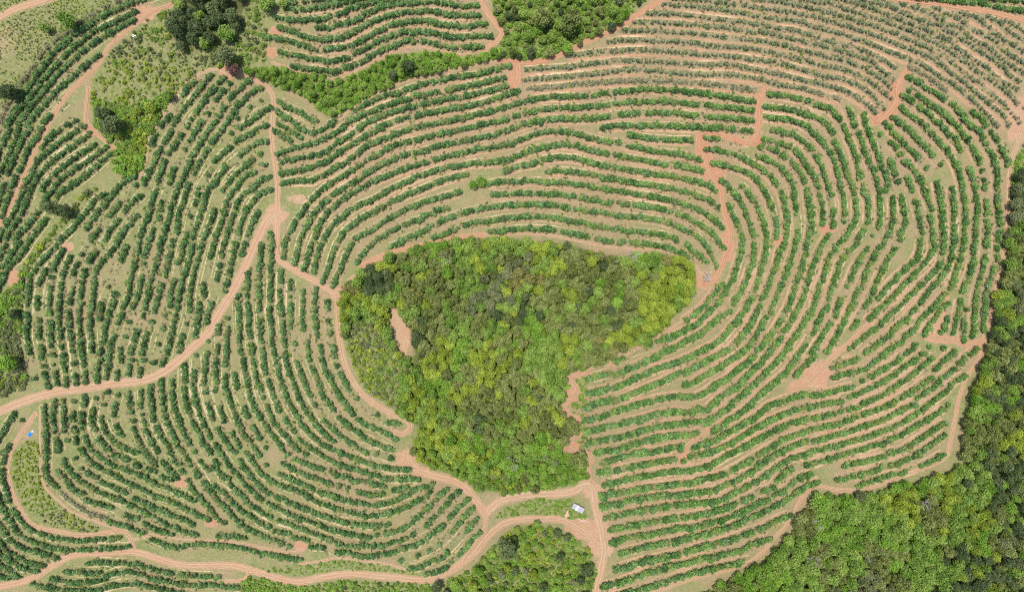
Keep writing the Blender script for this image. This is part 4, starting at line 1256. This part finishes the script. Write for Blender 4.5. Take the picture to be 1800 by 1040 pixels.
def split(L, n):
    L.sort(key=lambda r: -(r[0] + (10 if shown(r) else 0))); return L[:n], L[n:]
ind, rest = split(big, 300)
ALLO = ORCH + ORCHE
for s, x, y, X, Y, z, a, k in ind:
    bl = blockname(x, y)
    tree_thing('orchard_tree', 'full green orchard tree, ' + bl, 'orchard tree', ALLO[k], (X, Y, z), a, s, 'orchard trees, ' + bl)
scatter('orchard_trees', 'smaller dark green orchard trees filling the planted rows', 'orchard trees', [p.both for p in ALLO], [(r[3], r[4], r[5], r[6], r[0], r[7]) for r in rest])
ind, rest = split(yg, 300)
for s, x, y, X, Y, z, a, k in ind:
    bl = ('at the right edge' if x > 1700 else 'right of the wide red stub' if x > 1585 else 'left of the wide red stub' if x > 1450 else 'above the red lane top' if x > 1260 else 'in the upper middle' if x > 1130 else 'beside the top thicket road') + (', upper lines' if y < 75 else ', lower lines')
    tree_thing('young_orchard_tree', 'small young tree of the pale rows ' + bl, 'young tree', YOUNG[k], (X, Y, z), a, s, 'young trees ' + bl)
scatter('young_orchard_trees', 'rest of the small young trees in the upper right rows', 'young trees', [p.both for p in YOUNG], [(r[3], r[4], r[5], r[6], r[0], r[7]) for r in rest])
scatter('withered_row_plants', 'thin greyish withered plants along a few of the rows', 'withered plants', [p.both for p in DULL], [(r[3], r[4], r[5], r[6], r[0], r[7]) for r in dull])
# tufts of straw and weeds fringing the rows
TUFT = [plant('straw_tuft', M_STRAW, .5, 0, .55, 3, 22, .26, 0, 600 + k, top=.9, tuft=.25) for k in range(3)] + \
       [plant('weed_tuft', M_WEED, .55, 0, .6, 3, 22, .28, 0, 610 + k, top=.9, tuft=.2) for k in range(3)] + \
       [plant('green_tuft', M_W['green'], .55, 0, .6, 3, 22, .28, 0, 620 + k, top=.9, tuft=.2) for k in range(2)]
tuft = []
for C, typ in lines:
    d = np.gradient(C, axis=0) if len(C) > 2 else np.zeros_like(C)
    for q in range(0, len(C), 1):
        for sgn in (-1, 1):
            if rnd.random() > (0.42 if typ == 'm' else 0.55): continue
            off = sgn * abs(rnd.gauss(5.2 if typ == 'm' else 3.0, 1.9)); L = max(1e-6, math.hypot(*d[q]))
            x = C[q][0] - d[q][1] / L * off; y = C[q][1] + d[q][0] / L * off
            if not (-70 < x < 1870 and -70 < y < 1110): continue
            if soil[int(y) + OFF, int(x) + OFF] > 0.6 or rut[int(y) + OFF, int(x) + OFF] > 0.5: continue
            u_ = rnd.random(); gq = 0.22 + 0.25 * float(N40[int(y) + OFF, int(x) + OFF])
            k = rnd.randrange(3) if u_ < 0.45 else (3 + rnd.randrange(3) if u_ < 1 - gq * .5 else 6 + rnd.randrange(2))
            tuft.append((x, y, rnd.uniform(0, 6.28), rnd.uniform(.6, 1.5), k))
tuft = np.array(tuft); X, Y, z = unproj(tuft[:, 0], tuft[:, 1])
scatter('weeds', 'straw and weeds fringing the orchard rows', 'weeds', [p.both for p in TUFT], np.stack([X, Y, z + .03, tuft[:, 2], tuft[:, 3], tuft[:, 4]], -1))
print('tufts', len(tuft))
print('orchard', len(big), 'young', len(yg), 'dull', len(dull))

# ------------------------------------------------------------------ woods
def darts(poly, n, rlo, rhi, pack, avoid=(), seed=1, margin=None):
    rs = np.random.default_rng(seed); P = np.array(poly); lo = P.min(0); hi = P.max(0); out = np.zeros((0, 3))
    cand = rs.uniform(lo, hi, (n * 14, 2)); k = inside(poly, cand[:, 0], cand[:, 1])
    for a_ in avoid: k &= ~inside(a_, cand[:, 0], cand[:, 1])
    cand = cand[k]; ci = 0; buf = np.zeros((n, 3)); cnt = 0
    for r in np.sort(rlo + (rhi - rlo) * rs.random(n) ** 1.5)[::-1]:
        for _ in range(5):
            if ci >= len(cand): break
            x, y = cand[ci]; ci += 1
            o_ = buf[:cnt]
            if cnt and ((o_[:, 0] - x) ** 2 + (o_[:, 1] - y) ** 2 < (pack * (o_[:, 2] + r)) ** 2).any(): continue
            buf[cnt] = (x, y, r); cnt += 1; break
    out = buf[:cnt]
    return out
def patches(poly, n, kinds, seed):
    rs = np.random.default_rng(seed); P = np.array(poly); lo = P.min(0); hi = P.max(0)
    pts = rs.uniform(lo, hi, (n, 2)); ks = rs.choice(list(kinds), n, p=np.array(list(kinds.values())) / sum(kinds.values()))
    def f(x, y):
        d = np.hypot(pts[:, 0] - x, pts[:, 1] - y) + rs.normal(0, 17, n); return ks[int(np.argmin(d))]
    return f
adj = {'yellow': 'yellow-green', 'green': 'mid green', 'olive': 'dull olive', 'dark': 'dark green', 'grey': 'greyish green', 'brown': 'brownish', 'fresh': 'fresh green', 'pink': 'reddish'}
wt = []
kf = patches(WOOD, 210, {'yellow': 34, 'green': 27, 'olive': 24, 'dark': 2, 'grey': 3, 'brown': 2, 'fresh': 9}, 5)
for x, y, r in darts(WOOD, 4200, 3.6, 12.5, 0.56, (CLEARX, WOOD_SCRUB, WOOD_LOW), 21):
    k = kf(x, y)
    if ((x - 1030) / 95) ** 2 + ((y - 530) / 70) ** 2 < 1 and rnd.random() < 0.72: k = 'olive' if rnd.random() < .8 else 'dark'
    if 640 < x < 690 and 470 < y < 520: k = 'dark'
    if (((x - 900) / 90) ** 2 + ((y - 725) / 55) ** 2 < 1 or ((x - 980) / 40) ** 2 + ((y - 745) / 40) ** 2 < 1 or ((x - 750) / 30) ** 2 + ((y - 590) / 35) ** 2 < 1) and rnd.random() < 0.66: k = 'olive' if rnd.random() < .7 else 'dark'
    wt.append((r, x, y, k, 'central wood'))
kf = patches(WOOD_LOW, 30, {'yellow': 3, 'green': 8, 'olive': 2, 'fresh': 5, 'grey': 2}, 6)
for x, y, r in darts(WOOD_LOW, 300, 5, 9, 0.8, (), 22): wt.append((r, x, y, kf(x, y), 'low growth at the foot of the central wood'))
kf = patches(SEW, 260, {'yellow': 10, 'green': 44, 'olive': 18, 'dark': 5, 'grey': 3, 'fresh': 22, 'brown': 1}, 7)
for x, y, r in darts(SEW, 4200, 3.8, 13, 0.56, (), 23):
    k = kf(x, y)
    if ((y > 960 and x > 1640) or (x > 1740 and y > 560)) and rnd.random() < 0.5: k = 'dark' if rnd.random() < .6 else 'olive'
    wt.append((r, x, y, k, 'lower right wood'))
for x, y, r in darts(NWDARK, 60, 10, 17, 0.6, (), 24): wt.append((r, x, y, 'dark' if rnd.random() < .8 else 'green', 'dark clump at upper left'))
for x, y, r in darts(BOTW, 120, 5, 11, 0.85, (), 25): wt.append((r, x, y, rnd.choice(['green', 'fresh', 'green', 'yellow', 'dark', 'grey']), 'thicket at the bottom edge'))
for x, y, r in darts(TOPW, 160, 5, 11, 0.8, (), 26): wt.append((r, x, y, rnd.choice(['green', 'fresh', 'green', 'green', 'dark', 'olive']), 'thicket at the top edge'))
for x, y, r in darts(GULLY, 130, 4, 9, 0.8, (), 27): wt.append((r, x, y, rnd.choice(['green', 'fresh', 'green', 'fresh']), 'gully thicket at upper left'))
wt.sort(key=lambda r: -(r[0] + (100 if shown((0, r[1], r[2])) else 0)))
protoW = []; pidx = {}
for k, L in WP.items():
    for j, p in enumerate(L): pidx[(k, j)] = len(protoW); protoW.append(p.both)
nind = 0; rest = []
def part_of(x, y, where):
    if where == 'central wood':
        return ('upper ' if y < 540 else 'lower ' if y > 690 else 'middle ') + ('left' if x < 780 else 'right' if x > 990 else 'centre') + ' of the central wood'
    if where == 'lower right wood':
        return ('strip beside the right edge' if y < 700 else 'corner' if x > 1640 and y > 900 else 'left half' if x < 1600 else 'middle') + ' of the lower right wood'
    return where
for r, x, y, k, where in wt:
    sc = r * G / 4.0
    X, Y, z = unproj(x, y, 6.0 * sc)
    j = rnd.randrange(3)
    z = float(z) - 0.2
    if nind < 300 and r > 6:
        nind += 1; where = part_of(x, y, where)
        tree_thing('wood_tree', 'broad %s tree in the %s' % (adj[k], where), 'tree', WP[k][j], (float(X), float(Y), z), rnd.uniform(0, 6.28), sc, '%s trees of the %s' % (adj[k], where))
    else: rest.append((float(X), float(Y), z, rnd.uniform(0, 6.28), sc, pidx[(k, j)]))
scatter('wood_trees', 'smaller trees filling the woods and thickets', 'wood', protoW, rest)
print('wood', len(wt))

# ------------------------------------------------------------------ scrub and bushes
protoS = []; sidx = {}
for k, L in SH.items():
    for j, p in enumerate(L): sidx[(k, j)] = len(protoS); protoS.append(p.both)
def scrub(name, label, poly, spacing, slo, shi, kinds, seed, avoid=(), keep=1.0, clump=False):
    rs = np.random.default_rng(seed); P = np.array(poly); lo = P.min(0); hi = P.max(0)
    gxs = np.arange(lo[0], hi[0], spacing); gys = np.arange(lo[1], hi[1], spacing)
    A, B = np.meshgrid(gxs, gys); A = A.ravel() + rs.uniform(-1, 1, A.size) * spacing; B = B.ravel() + rs.uniform(-1, 1, B.size) * spacing
    k = inside(poly, A, B) & (rs.random(A.size) < keep)
    for a_ in avoid: k &= ~inside(a_, A, B)
    ii = np.clip(B + OFF, 0, RH - 1).astype(int), np.clip(A + OFF, 0, RW - 1).astype(int)
    k &= soil[ii] < 0.45
    if clump: k &= rs.random(A.size) < np.clip((N16[ii] * .6 + N40[ii] * .4 - 0.16) * 3.0, 0.15, 1)
    A, B = A[k], B[k]
    kf_ = patches(poly, max(6, len(A) // 25), kinds, seed + 1)
    X, Y, z = unproj(A, B, 0.6)
    rows = []
    for q in range(len(A)):
        kk = kf_(A[q], B[q])
        rows.append((X[q], Y[q], z[q] - 0.05, rs.random() * 6.28, slo + (shi - slo) * rs.random() ** 2.2, sidx[(kk, rs.integers(3))]))
    if rows: scatter(name, label, 'bushes', protoS, rows)
scrub('scrub', 'mixed green scrub in the upper left clearing', NWSCRUB, 4.6, .2, 1.2, {'green': 5, 'grey': 4, 'olive': 2, 'yellow': 4}, 31, (NWDARK, NWBUSH), clump=True)
scrub('bushes', 'dense fresh green bushes below the upper left scrub', NWBUSH, 5, .7, 1.6, {'fresh': 5, 'green': 6, 'yellow': 3}, 32)
scrub('undergrowth', 'undergrowth in the gully thicket', GULLY, 4.5, .6, 1.3, {'green': 6, 'fresh': 7}, 33)
scrub('undergrowth', 'undergrowth in the top thicket', TOPW, 5, .6, 1.3, {'green': 6, 'fresh': 6}, 34)
scrub('undergrowth', 'undergrowth in the bottom thicket', BOTW, 4.8, .5, 1.4, {'green': 6, 'fresh': 5, 'yellow': 3, 'olive': 2}, 35)
scrub('scrub', 'grey-green scrub on the west side of the central wood', WOOD_SCRUB, 4.6, .5, 1.2, {'grey': 4, 'olive': 2, 'green': 4, 'yellow': 3}, 36, (CLEAR,))
scrub('undergrowth', 'low growth at the foot of the central wood', WOOD_LOW, 4.6, .5, 1.3, {'fresh': 4, 'green': 5, 'yellow': 3}, 37)
scrub('grass_tussocks', 'rough grass tussocks in the upper left meadow', GRASSNW, 3.6, .2, .5, {'yellow': 4, 'green': 3, 'grey': 4}, 38, clump=True)
scrub('undergrowth', 'low green strip between the two roads near the shed', STRIP, 5, .4, .9, {'fresh': 4, 'green': 3, 'yellow': 2}, 39)
scrub('undergrowth', 'low growth below the bottom road', LOWSTRIP, 4.6, .5, 1.2, {'fresh': 4, 'green': 5, 'dark': 1}, 40)
scrub('undergrowth', 'low weeds above the bottom road', MIDSTRIP, 5, .3, .7, {'fresh': 3, 'green': 4, 'yellow': 3}, 41)
scrub('bushes', 'pale bushes inside the loop track at lower left', SWBUSH, 4.4, .25, .9, {'yellow': 5, 'grey': 4, 'fresh': 3}, 42)
scrub('bushes', 'overgrown hedge along the left edge', WHEDGE, 4.8, .6, 1.5, {'fresh': 5, 'green': 5, 'grey': 2, 'yellow': 2}, 43)
scrub('undergrowth', 'weeds beside the eastern track', EASTG, 5, .4, 1.0, {'green': 5, 'fresh': 3, 'olive': 2}, 44)
scrub('scrub', 'bushes on the red earth right of the central wood', [(978,645),(1038,640),(1030,700),(1028,800),(985,800),(1000,745),(985,720),(985,690)], 4.6, .4, 1.2, {'green': 5, 'fresh': 4}, 47, (WOOD,), keep=.75)
scrub('undergrowth', 'undergrowth of the central wood', WOOD, 8.5, .7, 1.3, {'green': 6, 'olive': 4, 'yellow': 3}, 45, (CLEARX, WOOD_SCRUB, WOOD_LOW))
scrub('undergrowth', 'undergrowth of the lower right wood', SEW, 9, .7, 1.3, {'green': 6, 'fresh': 3, 'olive': 4}, 46)

# ------------------------------------------------------------------ single trees one can point at
def one(kind, x, y, rpx, label, name='tree', hmul=1.0):
    sc = rpx * G / 4.0
    X, Y, z = unproj(x, y, 5.5 * sc)
    return tree_thing(name, label, 'tree', WP[kind][rnd.randrange(3)], (float(X), float(Y), float(z) - 0.1), rnd.uniform(0, 6.28), sc)
one('dark', 15, 163, 19, 'round dark tree at the left edge beside the hedge row')
one('dark', 92, 366, 16, 'dark tree in the gap between two left blocks, left of its pair', )
one('dark', 116, 371, 15, 'dark tree in the gap between two left blocks, right of its pair')
one('green', 118, 36, 17, 'large mid green tree in the upper left meadow')
one('green', 80, 48, 10, 'small round green tree in the upper left meadow')
one('dark', 195, 218, 22, 'tall dark tree above the end of the short red track')
one('dark', 178, 198, 15, 'smaller dark tree next to the short red track')
one('grey', 398, 100, 20, 'sparse grey-green tree above the reddish bush')
one('pink', 408, 121, 13, 'reddish bare-looking bush at the top of the western rows', 'bush')
one('yellow', 264, 190, 11, 'bright yellow-green bush in the upper left scrub', 'bush')
one('yellow', 242, 197, 8, 'small bright yellow-green bush in the upper left scrub', 'bush')
one('green', 295, 168, 11, 'green bush at the edge of the western rows', 'bush')
one('fresh', 832, 326, 9, 'bright green bush in a row gap above the wood, left of its pair', 'bush')
one('fresh', 845, 319, 10, 'bright green bush in a row gap above the wood, right of its pair', 'bush')
one('olive', 1017, 806, 17, 'olive tree standing alone right of the central wood foot')
one('olive', 1003, 752, 14, 'olive tree leaning over the red spur beside the wood')
one('dark', 893, 962, 20, 'dark tree at the upper left of the bottom thicket')
one('dark', 1028, 1000, 12, 'dark tree at the right side of the bottom thicket')
one('dark', 767, 1030, 12, 'dark tree at the bottom edge below the winding road')
one('dark', 715, 116, 15, 'dark tree in the right half of the gully thicket')
one('dark', 690, 132, 10, 'small dark tree in the gully thicket')
one('olive', 955, 34, 21, 'big dull olive tree in the top thicket, left of its pair')
one('olive', 1002, 42, 22, 'big dull olive tree in the top thicket, right of its pair')
one('dark', 24, 552, 11, 'dark bush at the left edge above the long dirt road', 'bush')
one('fresh', 15, 640, 17, 'bright green bush at the left edge above the long dirt road', 'bush')
one('green', 467, 8, 15, 'green tree at the top edge beside the top rows')
one('green', 498, 4, 10, 'small green tree at the top edge beside the top rows')
one('fresh', 1440, 880, 18, 'fresh green tree at the corner of the lower right wood')
one('dark', 862, 640, 12, 'dark tree with a deep shadow in the middle of the central wood')

def branchy(name, label, x, y, h, spread, seed):
    rs = np.random.default_rng(seed)
    X, Y, z = unproj(x, y, h * 0.8)
    e = bpy.data.objects.new(name, None); link(e); e.location = (float(X), float(Y), float(z)); e['label'] = label; e['category'] = 'dead tree'
    V, Fc = [], []; tube(V, Fc, (0, 0, -.3), (0, 0, h * .45), .22, .15)
    link(bpy.data.objects.new('trunk', mesh_of('dead_trunk', V, Fc, [M_DEADW], smooth=True)), e)
    V, Fc = [], []
    for k in range(9):
        a = rs.random() * 6.28; q = spread * rs.uniform(.5, 1); p0 = np.array((0, 0, h * rs.uniform(.3, .45)))
        p1 = np.array((q * .55 * math.cos(a), q * .55 * math.sin(a), h * rs.uniform(.65, .85))); tube(V, Fc, p0, p1, .13, .09, 5)
        for j in range(4):
            a2 = a + rs.normal(0, .6); p2 = p1 + np.array((q * .5 * math.cos(a2), q * .5 * math.sin(a2), h * rs.uniform(0, .25))); tube(V, Fc, p1, p2, .09, .05, 4)
            for i in range(3):
                a3 = a2 + rs.normal(0, .7); p3 = p2 + np.array((q * .22 * math.cos(a3), q * .22 * math.sin(a3), h * rs.uniform(-.03, .12))); tube(V, Fc, p2, p3, .06, .03, 4)
    link(bpy.data.objects.new('branches', mesh_of('dead_branches', V, Fc, [M_DEADW])), e)
branchy('dead_tree', 'bare pale dead tree at the upper right rim of the central wood', 1108, 453, 9, 4.2, 1)
branchy('dead_tree', 'bare pale dead tree left of the other at the wood rim', 1080, 464, 9, 3.4, 2)
branchy('dead_tree', 'bare dead tree near the foot of the central wood', 900, 812, 9, 4.2, 3)
branchy('dead_tree', 'bare grey dead tree in the left part of the central wood', 786, 452, 10, 3.0, 4)
branchy('dead_tree', 'bare whitish tree at the corner of the lower right wood', 1436, 921, 9, 3.4, 5)
branchy('dead_tree', 'bare whitish tree deep in the lower right wood', 1626, 886, 10, 2.8, 6)
branchy('dead_tree', 'bare grey tree near the bottom of the lower right wood', 1430, 985, 10, 3.6, 7)
branchy('dead_tree', 'low pale dead bush in the turning loop right of the wood', 1246, 486, 4, 3.0, 8)

# ------------------------------------------------------------------ shed, tarpaulin, sheets, earth heaps
M_TIN = plain('zinc_sheet', (0.31, 0.31, 0.325), (0.38, 0.38, 0.395), 1.2, 0.45, 0.5)
M_TINW = plain('white_sheet', (0.62, 0.62, 0.64), (0.70, 0.70, 0.72), 1.2, 0.5, 0.4)
M_WALL = plain('shed_board', (0.22, 0.18, 0.14), (0.32, 0.27, 0.21), 2.0)
M_DOOR = plain('door_paint', (0.10, 0.13, 0.10), (0.14, 0.17, 0.13), 2.0)
def box(V, Fc, x0, x1, y0, y1, z0, z1):
    i = len(V)
    V += [(x0, y0, z0), (x1, y0, z0), (x1, y1, z0), (x0, y1, z0), (x0, y0, z1), (x1, y0, z1), (x1, y1, z1), (x0, y1, z1)]
    Fc += [tuple(i + k for k in f) for f in ((0, 3, 2, 1), (4, 5, 6, 7), (0, 1, 5, 4), (1, 2, 6, 5), (2, 3, 7, 6), (3, 0, 4, 7))]
X, Y, z = unproj(1016.2, 893.0, 2.5)
shed = link(bpy.data.objects.new('shed', None)); shed.location = (float(X), float(Y), float(z))
shed.rotation_euler = (0, 0, math.atan2(-9.6, 18.0))
shed['label'] = 'small tin-roofed shed on the grass beside the wide pale dirt road'; shed['category'] = 'shed'
L2, W2 = 3.1, 1.35
for (x0, x1, y0, y1) in ((-L2, L2, -W2, -W2 + .1), (-L2, L2, W2 - .1, W2), (-L2, -L2 + .1, -W2 + .1, W2 - .1), (L2 - .1, L2, -W2 + .1, W2 - .1)):
    V, Fc = [], []; box(V, Fc, x0, x1, y0, y1, -.4, 2.2); link(bpy.data.objects.new('wall', mesh_of('shed_wall', V, Fc, [M_WALL])), shed)
V, Fc = [], []; box(V, Fc, .6, 1.5, -W2 - .05, -W2 - .002, 0, 1.95)
door = link(bpy.data.objects.new('door', mesh_of('shed_door', V, Fc, [M_DOOR])), shed)
V, Fc = [], []; box(V, Fc, .68, .74, -W2 - .12, -W2 - .052, .95, 1.1); link(bpy.data.objects.new('handle', mesh_of('door_handle', V, Fc, [M_TIN])), door)
nsh = 6
for k in range(nsh):
    x0 = -L2 - .3 + k * (2 * L2 + .6) / nsh; x1 = x0 + (2 * L2 + .6) / nsh + 0.08
    V, Fc = [], []; n = 14
    for q in range(n + 1):
        xq = x0 + (x1 - x0) * q / n; zz = (0.035 if q % 2 else 0.0) + 0.012 * (k % 2)
        V += [(xq, -W2 - .28, 2.34 + zz), (xq, W2 + .28, 2.56 + zz)]
    for q in range(n): Fc.append((2 * q, 2 * q + 2, 2 * q + 3, 2 * q + 1))
    o = link(bpy.data.objects.new('roof_sheet', mesh_of('roof_sheet', V, Fc, [M_TINW if k == 2 else M_TIN])), shed)
    if k == 2: o['label'] = 'bright white roof sheet'
    s_ = o.modifiers.new('thick', 'SOLIDIFY'); s_.thickness = 0.02

M_BLUE = plain('blue_tarpaulin', (0.01, 0.16, 0.55), (0.03, 0.30, 0.75), 1.5, 0.4, 0.4)
def heap(name, label, cat, x, y, rx, ry, h, rot, mat, seed, rough=.18, n=22, flat=1.0):
    rs = np.random.default_rng(seed); ph = rs.random(6) * 6.28
    X, Y, z = unproj(x, y, 0.3)
    V = [(0, 0, h)]; Fc = []; rings = 7
    for i in range(1, rings + 1):
        f = i / rings
        for k in range(n):
            a = 6.2832 * k / n; w = 1 + rough * (math.sin(2 * a + ph[0]) + .6 * math.sin(3 * a + ph[1]) + .5 * math.sin(5 * a + ph[2]))
            zz = h * (1 - f ** (2 * flat)) ** 1.0 * (1 + rough * math.sin(4 * a + ph[3] + 3 * f)) + rs.normal(0, .03) * h
            V.append((rx * f * w * math.cos(a), ry * f * w * math.sin(a), zz if i < rings else -.1))
    for k in range(n): Fc.append((0, 1 + k, 1 + (k + 1) % n))
    for i in range(rings - 1):
        for k in range(n):
            p = 1 + i * n + k; q = 1 + i * n + (k + 1) % n; Fc.append((p, p + n, q + n, q))
    o = link(bpy.data.objects.new(name, mesh_of(name, V, Fc, [mat], smooth=True)))
    o.location = (float(X), float(Y), float(z)); o.rotation_euler = (0, 0, rot); o['label'] = label; o['category'] = cat
    return o
heap('tarpaulin', 'blue tarpaulin thrown over a heap at the lower left bushes', 'tarpaulin', 52.5, 762.5, 1.55, 1.3, .8, .4, M_BLUE, 3)
heap('white_cloth', 'crumpled white cloth beside the blue tarpaulin', 'cloth', 56.5, 758, .9, .6, .45, .6, M_TINW, 4, .25)
M_EARTH = plain('heaped_earth', (0.44, 0.27, 0.19), (0.55, 0.39, 0.29), 1.5, .95, .05)
heap('earth_heap', 'pale heap of earth just below the shed', 'earth heap', 999, 903, 3.0, 2.0, .9, .8, M_EARTH, 5, .2)
heap('earth_heap', 'pale heap of earth and stones at the road edge below the shed', 'earth heap', 1022, 911, 3.2, 1.8, .8, -.3, M_EARTH, 6, .22)
for k, (x, y, a) in enumerate(((233.4, 61.5, .5), (237.2, 63.2, .35), (235, 64.5, .7))):
    X, Y, z = unproj(x, y, .2); V, Fc = [], []; box(V, Fc, -.55, .55, -.3, .3, .0, .22 + .1 * k)
    o = link(bpy.data.objects.new('beehive_box', mesh_of('sheet_stack', V, Fc, [M_TINW])))
    o.name = 'white_box'
    o.location = (float(X), float(Y), float(z)); o.rotation_euler = (0, 0, a)
    o['label'] = 'white box in the scrub near the upper left junction, ' + ('topmost of three', 'rightmost of three', 'lowest of three')[k]; o['category'] = 'box'
